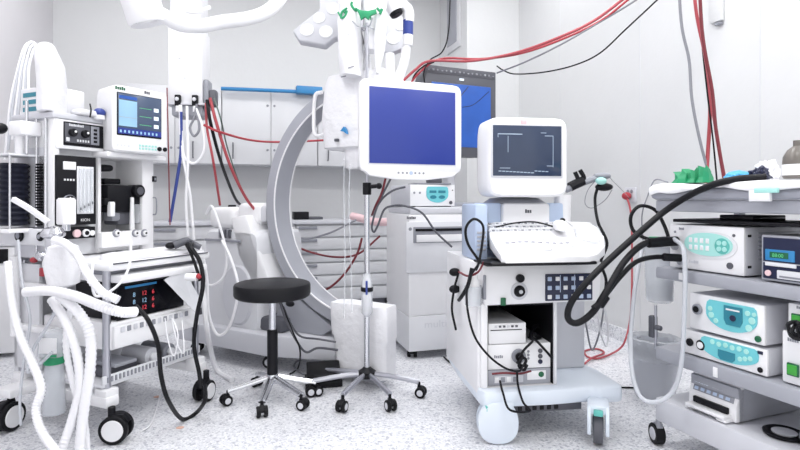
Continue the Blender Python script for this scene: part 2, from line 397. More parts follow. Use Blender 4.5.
cable('thin_tube', 'faint clear line hanging left of the drip stand pole', 'tube', [P(344, 160, 3.0), P(344, 200, 3.0), P(345, 260, 3.0), P(344, 318, 3.0)], .003, 'clear')
cable('thin_tube', 'faint clear line hanging close beside the drip stand pole', 'tube', [P(350, 165, 3.0), P(349, 210, 3.0), P(351, 260, 3.0), P(352, 312, 3.0)], .003, 'clear')

# ================================================================= DRIP STAND
V = F((-.19, 3.05, 0), 0, 'drip_stand', 'chrome drip stand on five castors in front of the white draped block', 'drip stand')
b = B(); b.cyl((0, 0, .1), (0, 0, 1.18), .0165, 'chrome'); b.cyl((0, 0, 1.1), (0, 0, 2.12), .008, 'steel'); b.done('pole', V)
b = B(); b.cyl((0, 0, 1.13), (0, 0, 1.2), .025, 'black'); b.cyl((0, -.0, 1.175), (.06, -.02, 1.18), .012, 'black'); b.ell((.07, -.02, 1.18), .018, 'black'); b.done('clamp', V)
b = B(); b.lathe([(.03, .075), (.052, .085), (.052, .115), (.03, .13), (.02, .14)], m='black'); b.done('hub', V)
b = B(); b.lathe([(.004, .74), (.012, .72), (.014, .69), (.03, .63), (.034, .55), (.032, .45), (.016, .43)], m='clear', seg=20)
b.lathe([(.004, .735), (.011, .7), (.026, .62), (.028, .47), (.012, .44)], m='white', seg=20); b.cyl((0, 0, .575), (0, 0, .6), .036, 'black'); b.box(-.006, .006, -.036, -.03, .56, .64, 'blue', .002)
b.done('bottle', V, 'white pointed bottle with a black band on the pole')
for px, py in ((315, 396), (331, 421), (399, 418), (418, 397), (345, 388)):
    g = V.l(G(px, py)); d = Vector((g.x, g.y, 0)); 
    L = .31; d = d.normalized()*L if px != 345 else d.normalized()*L
    b = B(); b.tube([(0, 0, .105), d*.5+Vector((0, 0, .1)), d+Vector((0, 0, .085))], .014, 'steel', n=5); b.done('leg', V)
    caster(V, d.x, d.y, .03, .022, math.degrees(math.atan2(d.y, d.x)), top=.085)
# hanging drip hooks
b = B()
for k in range(4):
    a = k*PI/2+.4; b.tube([(0, 0, 2.1), (.05*math.cos(a), .05*math.sin(a), 2.09), (.09*math.cos(a), .09*math.sin(a), 2.12)], .004, 'steel', n=4)
b.done('hook', V)

# ================================================================= STOOL
S = F((-.705, 2.93, 0), 0, 'rolling_stool', 'round black padded stool with chrome base on five castors', 'stool')
b = B(); b.lathe([(.192, .565), (.203, .572), (.208, .582), (.208, .63), (.203, .64), (.19, .645), (.0, .647)], m='black_soft', seg=40); b.done('seat', S)
b = B(); b.cyl((0, 0, .556), (0, 0, .58), .12, 'grey_dark'); b.cyl((0, 0, .35), (0, 0, .57), .019, 'chrome'); b.done('column', S)
b = B(); b.cyl((0, 0, .13), (0, 0, .385), .029, 'black', seg=20); b.done('column_sleeve', S)
b = B(); b.lathe([(.03, .09), (.035, .12), (.03, .14)], m='chrome'); b.done('hub', S)
for k, (px, py) in enumerate(((233, 404), (259, 421), (306, 411), (312, 396), (262, 390))):
    g = S.l(G(px, py)); d = Vector((g.x, g.y, 0)).normalized()*.235
    sd = Vector((-d.y, d.x, 0)).normalized()
    b = B(); b.tube([sd*.012+Vector((0, 0, .13)), sd*.012+d*.5+Vector((0, 0, .1)), sd*.01+d+Vector((0, 0, .075))], .011, 'chrome', n=5)
    b.tube([-sd*.012+Vector((0, 0, .13)), -sd*.012+d*.5+Vector((0, 0, .1)), -sd*.01+d+Vector((0, 0, .075))], .011, 'chrome', n=5); b.done('leg', S)
    caster(S, d.x, d.y, .028, .024, math.degrees(math.atan2(d.y, d.x))+20, top=.078)

# foot pedal
g = G(325, 386)
Pd = F(g, 12, 'foot_pedal', 'black foot pedal lying on the floor behind the stool', 'foot pedal')
b = B(); b.box(-.115, .1, -.045, .11, .003, .045, 'black', .008); b.done('housing', Pd)
b = B(); b.prism([(-.045, .046), (.1, .046), (.1, .12), (.06, .13), (-.04, .075)], -.105, .09, 'rubber', 'yz', .006)
b.cyl((-.09, -.04, .05), (.09, -.04, .05), .014, 'black_gloss'); b.done('treadle', Pd)

# ================================================================= LASER CABINET
T = F((.06, 3.62, 0), 16.7, 'laser_cabinet', 'tall white laser cabinet on castors with a handle recess in its door', 'cabinet')
LD = .58; LW = .56
b = B(); b.box(0, LW, .006, LD, .3, 1.0, 'white', .012); b.box(.012, LW-.012, .012, LD-.01, 1.0, 1.05, 'grey_light', .01)
b.done('body', T)
x0, x1, z0, z1 = T.r(405, 338, 470, 358, 0)
b = B(); b.prism([(0, .06), (LD, .06), (LD, .3), (0, .3)], .0, LW, 'offwhite', 'yz', .006); b.done('plinth', T)
b = B(); x0, x1, z0, z1 = T.r(406, 222, 480, 270, 0); x1 = LW-.02
b.box(x0, x1, -.006, .01, z0, z1, 'offwhite', .003); d = b.done('door', T)
b = B(); hx0, hx1, hz0, hz1 = T.r(413, 227, 455, 242, 0); b.box(hx0, x1-.03, -.009, .0, hz0, hz1, 'grey_mid', .002); b.box(hx0+.02, x1-.05, -.02, -.008, hz0+.005, hz0+.055, 'white', .004)
b.box(hx0+.015, x1-.045, -.014, -.006, hz1-.03, hz1-.012, 'black', .002); b.done('handle', d)
b = B(); q = T.q(410, 229, 0); b.cyl((q.x, -.01, q.z), (q.x, .002, q.z), .012, 'grey_mid'); b.done('lock', d)
b = B(); q = T.q(424, 328, .0)
b.text('multi', .07, (q.x, .0, q.z), 'grey_light', sx=1.2); q = T.q(407, 219, 0); b.marks(6, .02, (q.x, .004, q.z), 'grey_dark'); b.done('lettering', T, 'pale grey lettering on the front')
for x, y in ((.05, .08), (LW-.05, .08), (.05, LD-.08), (LW-.05, LD-.08)): caster(T, x, y, .022, .03, 70, top=.062)
# flow unit on top
x0 = T.q(410, 200, .06).x
I = T.at(.04, .09, 1.051, 8, name='insufflator', label='small white insufflator with a half-round teal panel on the laser cabinet', cat='medical device')
b = B(); w = .36; h = .158; b.box(0, w, .008, .34, .008, h, 'grey_light', .006); b.box(.02, .05, .02, .3, 0, .01, 'black', 0); b.box(w-.05, w-.02, .02, .3, 0, .01, 'black', 0); b.done('body', I)
def halfoval(cx, cz, hw, top, bot, k=16):
    pts = [(cx-hw, cz+top*.3), (cx-hw*.96, cz+top*.8), (cx-hw*.85, cz+top), (cx+hw*.85, cz+top), (cx+hw*.96, cz+top*.8), (cx+hw, cz+top*.3)]
    for i in range(1, k): a = -PI*i/k; pts.append((cx+hw*math.cos(a), cz+bot*math.sin(a)))
    return pts
b = B(); b.box(0, w, 0, .009, .006, h, 'white', .003)
b.prism(halfoval(.215, .09, .09, .055, .06), -.004, .001, 'teal')
b.box(.15, .205, -.0065, -.002, .1, .118, 'teal_dark', .001); b.box(.222, .28, -.0065, -.002, .1, .118, 'teal_dark', .001)
b.sec([(-.0065, .18, .07, .026, .013), (-.002, .18, .07, .026, .013)], 'teal_dark', 'y', 2, 20); b.sec([(-.0065, .25, .07, .026, .013), (-.002, .25, .07, .026, .013)], 'teal_dark', 'y', 2, 20)
b.disc((.03, 0, .1), .008, 'grey_mid'); b.disc((.075, 0, .1), .008, 'grey_mid'); b.disc((.325, 0, .03), .013, 'grey_dark', .008); b.disc((.34, 0, .12), .004, 'black')
b.done('front_panel', I)
b = B(T.M); b.box(.1, .36, .12, .34, 1.211, 1.222, 'grey_mid', .002); b.box(.2, .3, .14, .22, 1.222, 1.26, 'grey_dark', .01)
b.done('adapter', None, 'flat grey plate with a dark adapter on top of the small insufflator', 'adapter')

# dark CRT monitor on a stand behind
mo = P(428, 160, 3.95)
K = F((mo.x, mo.y, 1.051), 24, 'studio_monitor', 'dark grey boxy monitor with a row of buttons above its blue picture', 'monitor')
def Kr(x0, y0, x1, y1): return K.r(x0, y0, x1, y1, 0)
x0, x1, z0, z1 = Kr(425, 64, 496, 150); z0 = .38; W = K.q(496, 100, 0).x; X0 = K.q(425, 64, 0).x; z1 = K.q(425, 64, 0).z
b = B(); b.box(X0, W, 0, .05, z0, z1, 'grey_dark', .008); b.sec([(.05, (X0+W)/2, (z0+z1)/2, (W-X0)/2-.005, (z1-z0)/2-.005), (.2, (X0+W)/2, (z0+z1)/2, (W-X0)/2-.01, (z1-z0)/2-.01), (.42, (X0+W)/2, (z0+z1)/2, (W-X0)*.3, (z1-z0)*.3)], 'grey_dark', p=8)
b.done('housing', K)
b = B(); sx0, sx1 = X0+.055, W-.05; b.box(sx0, sx1, -.004, .004, z0+.075, z1-.125, 'scr_blue2', .004)
b.tube([((sx0*.4+sx1*.6), -.006, z1-.14), ((sx0*.5+sx1*.5), -.006, z1-.2), ((sx0*.62+sx1*.38), -.006, z1-.28), ((sx0*.55+sx1*.45), -.006, z1-.34)], .003, 'navy', n=5)
b.tube([(sx1-.02, -.006, z1-.16), ((sx0*.3+sx1*.7), -.006, z1-.27), ((sx0*.5+sx1*.5), -.006, z1-.3)], .0025, 'navy', n=5)
b.done('screen', K)
b = B(); b.box(X0+.01, W-.01, -.004, .002, z1-.06, z1-.012, 'grey_dark', .003)
for k in range(16):
    u = X0+.03+(W-X0-.06)*k/15; b.box(u-.009, u+.003+.004*(k%2), -.01, -.003, z1-.042, z1-.042+.008+.006*(k % 3 > 0), 'grey_mid' if k % 4 != 1 else 'grey', .002)
b.box((X0+W)/2-.02, (X0+W)/2+.02, -.003, .002, z1-.095, z1-.08, 'scr_white', .001)
b.done('button_row', K)
b = B(); b.box(X0+.1, W-.1, .08, .34, .0, .03, 'grey', .006); b.cyl(((X0+W)/2, .2, .03), ((X0+W)/2, .2, z0+.01), .05, 'grey_light'); b.done('stand', K)
for o in [K.e]: 
    t_ = T.l(o.location)

# ================================================================= LARGE SUSPENDED MONITOR
a0 = P(360, 125, 2.5)
D = F((a0.x, a0.y, a0.z), 21, 'suspended_monitor', 'large white flat monitor showing a plain blue screen', 'monitor')
W = D.q(462, 125, 0).x; zt_, zb_ = D.q(360, 77, 0).z, D.q(360, 172, 0).z
b = B(); b.sec([(0, W/2, (zt_+zb_)/2, W/2-.008, (zt_-zb_)/2-.008), (.008, W/2, (zt_+zb_)/2, W/2, (zt_-zb_)/2), (.035, W/2, (zt_+zb_)/2, W/2, (zt_-zb_)/2), (.05, W/2, (zt_+zb_)/2, W/2-.01, (zt_-zb_)/2-.01), (.09, W/2, (zt_+zb_)/2, W/2-.1, (zt_-zb_)/2-.1)], 'white', p=14, n=64)
b.prism([(.02, zb_+.01), (W-.02, zb_+.01), (W-.05, zb_-.015), (W*.65, zb_-.033), (W*.35, zb_-.033), (.05, zb_-.015)], .0, .035, 'white', 'xz', .004)
b.done('housing', D)
sx0, sx1 = D.q(369, 120, 0).x, D.q(455, 120, 0).x; st, sb = D.q(369, 86, 0).z, D.q(369, 163, 0).z
b = B(); b.box(sx0-.006, sx1+.006, -.003, .004, sb-.006, st+.006, 'offwhite', .002); b.box(sx0, sx1, -.005, .002, sb, st, 'scr_blue', .001); b.done('screen', D)
b = B()
for k in range(7): b.disc((W*.36+k*.022, -.0, zb_+.0), .005 if k != 3 else .009, 'grey_mid' if k != 3 else 'blue_pale', .003)
b.done('buttons', D)
b = B(); b.box(W*.3, W*.7, .085, .13, (zt_+zb_)/2-.09, (zt_+zb_)/2+.09, 'white', .01); b.tube([(W*.5, .12, (zt_+zb_)/2), (W*.5, .3, (zt_+zb_)/2+.02), (W*.62, .5, (zt_+zb_)/2+.16), (W*.62, .52, (zt_+zb_)/2+.5)], .03, 'white', seg=14); b.done('mounting_arm', D)

# ================================================================= LAMPS AND PENDANTS FROM THE CEILING
# tall pendant
pn = P(168, 105, 3.35)
N_ = F((pn.x, pn.y, 0), 6, 'ceiling_pendant', 'tall white supply column hanging from the ceiling with gas hoses', 'supply column')
w = N_.q(202, 60, 0).x; zb_ = N_.q(168, 103, 0).z; zs = N_.q(168, 27, 0).z
b = B(); b.box(0, w, 0, .2, zb_, zs, 'white_matte', .006); b.box(.01, w-.01, .01, .19, zs, H-.01, 'white_matte', .004)
b.disc((w*.33, 0, zs-.12), .014, 'offwhite', .004); b.disc((w*.33, 0, zs-.19), .01, 'offwhite', .004); b.disc((w*.5, 0, zs-.32), .006, 'grey_light', .004); b.done('column', N_)
b = B(); z_ = zb_; b.box(-.01, w+.02, -.02, .2, z_-.012, z_, 'grey_light', .002); b.box(.02, w, .0, .18, z_-.08, z_-.012, 'grey', .01); b.done('outlet_plate', N_)
for k, u in enumerate((.065, .17)):
    b = B(); b.box(u-.018, u+.018, -.03, .0, z_-.02, z_+.05, 'black', .006); b.cyl((u, -.032, z_+.02), (u, -.045, z_+.02), .012, 'grey_light'); b.cyl((u, -.02, z_-.06), (u, -.02, z_-.02), .013, 'white'); b.done('socket', N_)
b = B(); b.box(w+.0, w+.035, .02, .12, z_-.03, z_+.16, 'grey_mid', .01); b.box(w+.03, w+.08, .03, .1, z_-.01, z_+.1, 'grey_dark', .015); b.done('hose_outlet', N_)
def np(px, py, Y=3.3): return P(px, py, Y)
gw = 'white hoses hanging from the ceiling column'
cable('gas_hose', 'white hose hanging in a loop under the ceiling column', 'hose', [np(181, 105), np(182, 140), np(185, 158), np(195, 163), np(204, 150), np(203, 128), np(196, 108)], .008, 'hose')
cable('gas_hose', 'straight white hose falling from the left outlet of the column', 'hose', [np(180, 105), np(182, 150), np(190, 195), np(194, 240)], .009, 'hose')
cable('gas_hose', 'white hose falling almost straight down beside a navy hose', 'hose', [np(187, 106), np(188, 160), np(186, 200), np(188, 236)], .009, 'hose')
cable('gas_hose', 'small coiled grey hose below the right outlet of the column', 'hose', [np(197, 104), np(194, 118), np(190, 128), np(194, 136), np(199, 130), np(198, 118), np(194, 112)], .008, 'cable_grey')
cable('gas_hose', 'navy blue hose hanging down beside the anaesthesia machine', 'hose', [np(181, 112), np(181, 150), np(177, 180), np(170, 222)], .010, 'blue')
cable('thin_cable', 'thin dark red cable along the left side of the ceiling column', 'cable', [np(167, 88, 3.36), np(168, 130, 3.2), np(169, 180, 3.1), np(170, 225, 3.0)], .004, 'wine')
cable('gas_hose', 'steep red hose dropping from the ceiling column to the arc machine', 'hose', [np(206, 103), np(207, 128), np(213, 160), np(220, 205, 3.5)], .008, 'red_cable')
cable('gas_hose', 'black hose slanting from the ceiling column to the worktop', 'hose', [np(207, 100), np(211, 125), np(222, 165, 3.6), np(235, 198, 4.2), np(242, 206, 4.8)], .011, 'black')
cable('gas_hose', 'red hose slanting down beside the black hose to the red connector', 'hose', [np(210, 98), np(217, 125), np(230, 165, 3.4), np(246, 198, 3.55), np(262, 218, 3.65)], .010, 'red_cable')
cable('gas_hose', 'thin grey green hose right of the slanting red hoses', 'hose', [np(214, 98), np(221, 120), np(228, 150, 3.6), np(240, 185, 3.8), np(250, 205, 4.2)], .005, 'cable_green')
cable('gas_hose', 'red hose running sideways from the column towards the arc', 'hose', [np(204, 125), np(220, 132), np(250, 140, 3.6), np(280, 142, 3.8), np(330, 140, 4)], .008, 'red')

# examination lamp with bent tube, top left
e0 = P(146, 17, 2.6)
E = F((e0.x, e0.y, e0.z), 0, 'swivel_lamp', 'white round lamp head on a long bent white tube in front of the pendant', 'lamp')
b = B(Matrix.Rotation(math.radians(-14), 4, 'Y') @ Matrix.Rotation(math.radians(10), 4, 'X')); b.lathe([(.055, .015), (.06, -.02), (.082, -.035), (.09, -.02), (.09, .1), (.1, .28), (.06, .32)], m='white', seg=30)
b.cyl((0, 0, -.01), (0, 0, .02), .07, 'lens'); b.done('lamp_head', E)
b = B(); pts = [E.l(P(x, y, Y)) for x, y, Y in ((150, 8, 2.6), (162, 15, 2.62), (176, 23, 2.65), (190, 26, 2.7), (205, 25.5, 2.75), (222, 22, 2.8), (245, 19, 2.85), (262, 14, 2.9), (275, 5, 2.95), (284, -8, 3), (292, -24, 3.05))]
b.tube(pts, .036, 'white', seg=16, n=5); b.done('tube_arm', E)
b = B(); q = E.l(P(195, 11, 2.8)); b.tube([q+Vector((-.06, 0, .03)), q+Vector((-.03, -.02, -.01)), q+Vector((.03, -.02, -.01)), q+Vector((.08, 0, .02))], .01, 'white'); b.done('handle', E)

# surgical lamps
def lamp(px, py, Y, outline, lenses, label, tilt, extra=None):
    c = P(px, py, Y); L_ = F((c.x, c.y, c.z), 0, 'surgical_lamp', label, 'surgical lamp')
    k = Y/FP
    pts = [((x-px)*k, -(y-py)*k) for x, y in outline]
    M = Matrix.Rotation(math.radians(tilt), 4, 'X')
    b = B(M); b.prism([(u, v/math.cos(math.radians(tilt))) for u, v in pts], -.0, .07, 'lamp_shell', 'xz', .012); b.done('lamp_head', L_)
    for x, y, r in lenses:
        b = B(M); u, v = (x-px)*k, -(y-py)*k/math.cos(math.radians(tilt)); b.cyl((u, .004, v), (u, -.006, v), r*k*.98, 'offwhite', seg=28); b.cyl((u, -.003, v), (u, -.009, v), r*k*.86, 'lens', seg=28); b.done('lens', L_)
    return L_
La = lamp(325, 20, 3.5, ((293, 31), (300, 42), (326, 47), (336, 38), (352, 40), (368, 20), (368, -8), (318, -14), (319, 8)), ((307.5, 31, 7.2), (319, 18, 6.5), (326.5, 33, 7.2), (333, 8, 7), (352, 18, 7)), 'many-lensed white surgical lamp head left of the tied drapes', -14)
b = B(); b.cyl((.1, .12, .05), (.1, .2, .6), .045, 'white'); b.tube([(.1, .2, .55), (.15, .3, .9), (.2, .3, 1.05)], .04, 'white'); b.done('lamp_arm', La)
Lb = lamp(388, 30, 3.75, ((368, 5), (366, 40), (374, 51), (390, 54), (403, 49), (410, 36), (408, 22), (396, 8)), ((378, 38, 6.5), (393, 39, 7), (400, 26, 5.5), (383, 22, 6)), 'white surgical lamp head right of the tied drapes', -10)
b = B(); b.cyl((.0, .12, .0), (.02, .2, .7), .04, 'white'); b.tube([(.02, .2, .65), (.1, .2, .85)], .04, 'white'); b.done('lamp_arm', Lb)

# jointed arm with the blue band
q = P(408, 40, 3.3); J = F((q.x, q.y, 0), 0, 'ceiling_boom', 'white jointed ceiling arm with a dark blue band', 'ceiling arm')
def jq(x, y, dy=0): return J.q(x, y, dy)
b = B(); b.tube([jq(340, -30, 0), jq(370, -12, 0), jq(392, 1, 0), jq(404, 6, 0), jq(408.5, 12, 0), jq(408.5, 22, 0)], .034, 'white', seg=18, n=6); b.cyl(jq(388, -2, -.03), jq(396, 12, -.03), .05, 'white', .045); b.cyl(jq(395.3, 11.5, -.03), jq(397.5, 15.5, -.03), .043, 'black', .04)
b.done('upper_arm', J)
b = B(); b.cyl(jq(408, 20), jq(408, 35), .032, 'blue', seg=24); b.done('band', J, 'dark blue band')
b = B(); b.cyl(jq(408, 35), jq(407.5, 46), .033, 'white', .03, seg=24); b.cyl(jq(407, 45), jq(406, 50), .025, 'offwhite'); b.tube([jq(406, 48), jq(405, 58), jq(401, 72), jq(394, 88), jq(386, 100)], (.028, .033), 'white', seg=16); b.done('lower_arm', J)

# sterile drape column with green ties
q = P(350, 78, 3.12)
Z = F((q.x, q.y, 0), 0, 'sterile_drape', 'white sterile drapes tied with green tapes hanging above the blue screen monitor', 'drape')
def zq(x, y, dy=0): return Z.q(x, y, dy)
def dcol(b, rows, dep, jit, seed, dy=0, m='drape'):
    b.sec([((zq((l+r)/2, y, dy)).z, zq((l+r)/2, y, dy).x, dy, (zq(r, y, dy).x-zq(l, y, dy).x)/2, dep) for y, l, r in rows], m, 'z', p=3, n=40, jit=jit, seed=seed)
b = B(); dcol(b, [(77, 341, 361), (74, 340, 361.5), (60, 338, 361.5), (40, 337, 361.5), (25, 337.5, 361.5), (10, 340, 361), (0, 336, 361), (-20, 337, 360), (-45, 340, 358), (-70, 344, 354)], .08, .022, 1); b.done('left_panel', Z)
b = B(); dcol(b, [(52, 366, 378), (48, 363, 381), (30, 362.5, 385), (15, 362, 386), (0, 362, 388), (-20, 362, 386), (-60, 362, 380)], .07, .02, 5, .03); b.done('right_panel', Z)
b = B(); dcol(b, [(73, 377, 380), (68, 376, 381), (50, 373.5, 384), (40, 373, 385), (25, 374, 386), (15, 374, 386)], .03, .012, 9, -.05); b.done('drape_tail', Z)
b = B(); dcol(b, [(76, 362, 372), (60, 362, 370), (50, 362, 368)], .02, .01, 4, .09); b.done('drape_fold', Z)
b = B()
def ribbon(pts, w, dy=-.085, m='green'):
    ps = [zq(x, y, dy) for x, y in pts]
    b.tube(ps, w, m, seg=6, n=4)
b.prism([(zq(x, y, -.1).x, zq(x, y, -.1).z) for x, y in ((355, 7), (360, 10), (368, 11), (376, 9), (377, 13), (370, 16), (369, 20), (365, 17), (361, 20), (359, 14))], -.105, -.085, 'green', 'xz', .003)
ribbon([(352, 2), (351.5, 5), (354, 9), (357, 11)], .008); ribbon([(377, 8), (380, 11), (382, 9), (380, 14)], .008); ribbon([(347, 8), (342, 12), (341, 18), (345, 16), (347, 11), (344, 13)], .006); ribbon([(338, 12), (340, 16)], .005); ribbon([(370, 15), (371, 20)], .004)
b.done('green_tie', Z)
b = B(); ribbon([(345, 33), (350, 35)], .003, -.09, 'grey_light'); ribbon([(348, 68), (354, 66)], .003, -.09, 'grey_mid'); ribbon([(341, 77), (346, 76)], .003, -.09, 'grey_dark'); b.done('print_mark', Z)

# ================================================================= OVERHEAD CABLES
def sag(p): return p
gr = 'red cables slung across the ceiling to the dark monitor'
cable('red_cable', 'upper red cable slung from the ceiling towards the dark boxy monitor', 'cable', [P(660, -30, 3.1), P(627, -4, 3.2), P(595, 20, 3.3), P(560, 37, 3.4), P(515, 53, 3.6), P(470, 61, 3.75), P(430, 61, 3.8), P(415, 70, 3.8), P(402, 82, 3.8)], .0095, 'red_cable')
cable('red_cable', 'lower red cable slung from the ceiling towards the dark boxy monitor', 'cable', [P(664, -30, 3.2), P(630, -2, 3.3), P(600, 21, 3.4), P(560, 40, 3.5), P(520, 53.5, 3.65), P(480, 59, 3.85), P(440, 59, 3.9), P(418, 74, 3.9), P(408, 88, 3.9)], .008, 'red')
cable('grey_cable', 'thin grey cable hanging between the ceiling and the dark boxy monitor', 'cable', [P(660, -20, 3.3), P(636, 0, 3.3), P(600, 22, 3.4), P(560, 45, 3.5), P(525, 62, 3.7), P(497, 73, 3.95)], .006, 'cable_grey')
cable('black_cable', 'thin black cable sagging lowest between ceiling and dark boxy monitor', 'cable', [P(680, -22, 3.2), P(655, 2, 3.2), P(625, 30, 3.3), P(600, 53, 3.4), P(575, 65, 3.5), P(545, 72, 3.6), P(515, 74, 3.8), P(503, 70, 3.9), P(497, 66, 3.95)], .005, 'black')
cable('black_cable', 'black cable hanging from the ceiling onto the dark boxy monitor', 'cable', [P(449, -45, 3.9), P(450, 0, 3.9), P(448, 35, 3.9), P(442, 52, 3.9), P(430, 60, 3.88), P(424, 72, 3.85), P(425, 85, 3.85)], .005, 'black')
cable('black_cable', 'short black cable curling behind the top left of the dark monitor', 'cable', [P(434, 62, 3.9), P(424, 66, 3.9), P(414, 76, 3.9), P(411, 90, 3.9)], .006, 'black')
cable('grey_cable', 'grey cable dropping straight to the trolley top', 'cable', [P(677, -60, 2.6), P(681, 20, 2.6), P(689, 60, 2.6), P(692, 100, 2.6), P(701, 145, 2.6), P(712, 184, 2.6)], .007, 'cable_grey')
cable('red_cable', 'upper left red cable dropping to the trolley top', 'cable', [P(690, -60, 2.55), P(696, 10, 2.55), P(706, 60, 2.55), P(713, 110, 2.55), P(721, 160, 2.55), P(726, 184, 2.5)], .008, 'red_cable')
cable('red_cable', 'short red cable rising behind the green cloths on the trolley', 'cable', [P(708, 70, 2.6), P(710, 110, 2.6), P(708, 150, 2.6), P(706, 186, 2.6)], .009, 'red_cable')
cable('wine_cable', 'dark red cable dropping beside the blue packet', 'cable', [P(698, -60, 2.5), P(702, 30, 2.5), P(712, 90, 2.5), P(716, 130, 2.5), P(724, 178, 2.5)], .008, 'wine')
cable('black_cable', 'thin black cable dropping with the red cables to the trolley', 'cable', [P(696, -60, 2.58), P(701, 30, 2.58), P(707, 90, 2.58), P(713, 140, 2.58), P(717, 182, 2.58)], .004, 'black')

# ================================================================= ULTRASOUND MACHINE
u0 = P(482, 400, 2.43)
U = F((u0.x, u0.y, 0), 8.4, 'ultrasound_machine', 'white ultrasound machine on large castors with keyboard and dark screen', 'medical machine')
def ur(x0, y0, x1, y1, v=0): return U.r(x0, y0, x1, y1, v)
xw = U.q(618, 395, 0).x; xc0, xc1 = U.q(481, 350, 0).x, U.q(557.5, 350, 0).x
b = B(); b.prism([(-.015, .0), (.0, -.05), (.3, -.06), (xw-.16, -.05), (xw-.14, -.075), (xw-.02, -.07), (xw, -.03), (xw, .2), (xw-.1, .62), (.0, .66), (-.015, .4)], .16, .235, 'shell', 'xy', .018)
b.done('base', U); MATS['base_blue'] = MATS['blue_pale']
b = B(); b.box(.08, xw-.2, -.03, .3, .125, .165, 'grey_dark', .004)
for k in range(6): b.box(.16+k*.035, .18+k*.035, -.034, -.028, .135, .155, 'black', .002)
b.done('undertray', U)
zo0, zo1 = U.q(488, 388, 0).z, U.q(488, 306, 0).z
xi0, xi1 = U.q(488, 350, 0).x, U.q(554, 350, 0).x
b = B(); b.box(xc0, xi0, 0, .62, .235, zo1+.01, 'white', .006); b.box(xi1, xc1, 0, .62, .235, zo1+.01, 'offwhite', .006)
b.box(xc0+.01, xc1-.005, .0, .6, .236, zo0, 'white', .002); b.box(xi0-.01, xi1+.01, .56, .6, .24, zo1, 'black', 0)
b.box(xi0, xi0+.003, .01, .58, zo0, zo1, 'black', 0); b.box(xi1-.003, xi1, .01, .58, zo0, zo1, 'black', 0); b.box(xi0, xi1, .01, .58, zo1-.003, zo1+.01, 'black', 0)
b.box(xc0-.012, xc0+.01, .02, .64, .2, zo1+.01, 'white', .01)
b.done('cabinet', U)
xg = U.q(582, 340, .25).x
b = B(); b.box(xc1+.001, xg, .22, .6, .236, zo1+.01, 'grey_light', .006); b.done('side_recess', U)
# console
cx0, cx1, cz0, cz1 = ur(484, 306, 600, 264, -.02)[0], ur(484, 306, 600, 264, -.02)[1], U.q(484, 306, -.02).z, U.q(484, 264, -.02).z
b = B(); b.prism([(cx0, cz0+.01), (cx0+.01, cz0), (cx1-.02, cz0+.008), (cx1, cz0+.02), (cx1+.01, cz1), (cx0-.01, cz1)], -.02, .6, 'white', 'xz', .008)
b.box(cx0-.02, cx0, .05, .62, cz0, cz1, 'white', .008)
con = b.done('console', U)
b = B(); q = U.q(503, 301.5, -.02); b.box(q.x-.012, q.x+.012, -.03, -.018, q.z-.018, q.z+.018, 'green_dark', .004); b.done('power_switch', con)
b = B(); q = U.q(519, 291, -.02); q2 = U.q(519.5, 278, -.02)
b.disc((q.x, -.02, q.z), .04, 'grey_light', .006, seg=28); b.disc((q.x, -.024, q.z), .027, 'black', .02, seg=24, r2=.022); b.disc((q.x, -.044, q.z), .009, 'grey_light', .004)
b.disc((q2.x, -.02, q2.z), .019, 'black', .02, seg=20); b.done('connector', con)
b = B(); k0, k1, l0, l1 = U.q(545, 290, -.02).x, U.q(592, 290, -.02).x, U.q(545, 301, -.02).z, U.q(545, 274, -.02).z
b.box(k0, k1, -.027, -.018, l0, l1, 'navy', .004)
for i in range(6):
    for j in range(3):
        u = k0+(k1-k0)*(i+.5)/6; v = l0+(l1-l0)*(j+.5)/3
        b.box(u-.010, u+.010, -.031, -.026, v-.011, v+.008, 'blue_pale' if (i+j) % 3 else 'white', .002)
b.box(k0+.07, k0+.073, -.029, -.026, l0+.04, l1-.005, 'blue_pale', 0); b.box(k0+.14, k0+.143, -.029, -.026, l0+.04, l1-.005, 'blue_pale', 0)
b.done('keypad', con)
# keyboard deck
zf = U.q(520, 257, -.16).z; zk = U.q(520, 222, .24).z
kx0, kx1 = U.q(497, 250, -.16).x, U.q(604, 250, -.12).x
b = B()
rows = []
for (yy, pl, pr, zt2, th) in ((-.17, 506, 590, zf, .03), (-.155, 501, 598, zf+.012, .04), (-.06, 496, 605, zf+.035, .05), (.1, 490, 604, zf+.075, .07), (.2, 487, 592, zk, .08), (.26, 489, 580, zk, .09)):
    l, r = U.q(pl, 240, yy).x, U.q(pr, 240, yy).x
    rows.append((yy, (l+r)/2, zt2-th/2, (r-l)/2, th/2))
b.sec(rows, 'white', 'y', p=10, n=64)
kb = b.done('keyboard_deck', U)
b = B(); b.prism([(-.175, zf-.036), (-.17, zf-.022), (.1, cz1+.008), (.1, cz1-.002), (-.1, cz1-.002)], kx0-.03, kx1-.06, 'black', 'yz', .006); b.done('front_bumper', U)
def dz(yy):   # deck height
    pts = [(-.17, zf), (-.155, zf+.012), (-.06, zf+.035), (.1, zf+.075), (.2, zk)]
    for (a, za), (c, zc_) in zip(pts, pts[1:]):
        if a <= yy <= c: return za+(zc_-za)*(yy-a)/(c-a)
    return zk
b = B()
for j in range(3):
    yy = .135+j*.026
    for i in range(22):
        u = kx0+.04+i*.0185; z = dz(yy); b.box(u, u+.014, yy, yy+.02, z-.004, z+.006+.002*(j % 2), 'grey_light' if (i+j) % 2 else 'grey_mid', .002)
b.done('keys', kb)
b = B()
for i in range(10):
    for j in range(3):
        u = kx0+.1+i*.032; yy = -.06+j*.05+.012*math.sin(i*.6); z = dz(yy); b.ell((u, yy, z+.001), (.012, .008, .005), 'grey_light' if j != 1 else 'grey', seg=8)
b.done('soft_buttons', kb)
b = B()
for i in range(5): b.box(kx0+.25+i*.02, kx0+.262+i*.02, -.1+.01*i, -.09+.01*i, dz(-.09)+.001, dz(-.09)+.006, 'pink', .001)
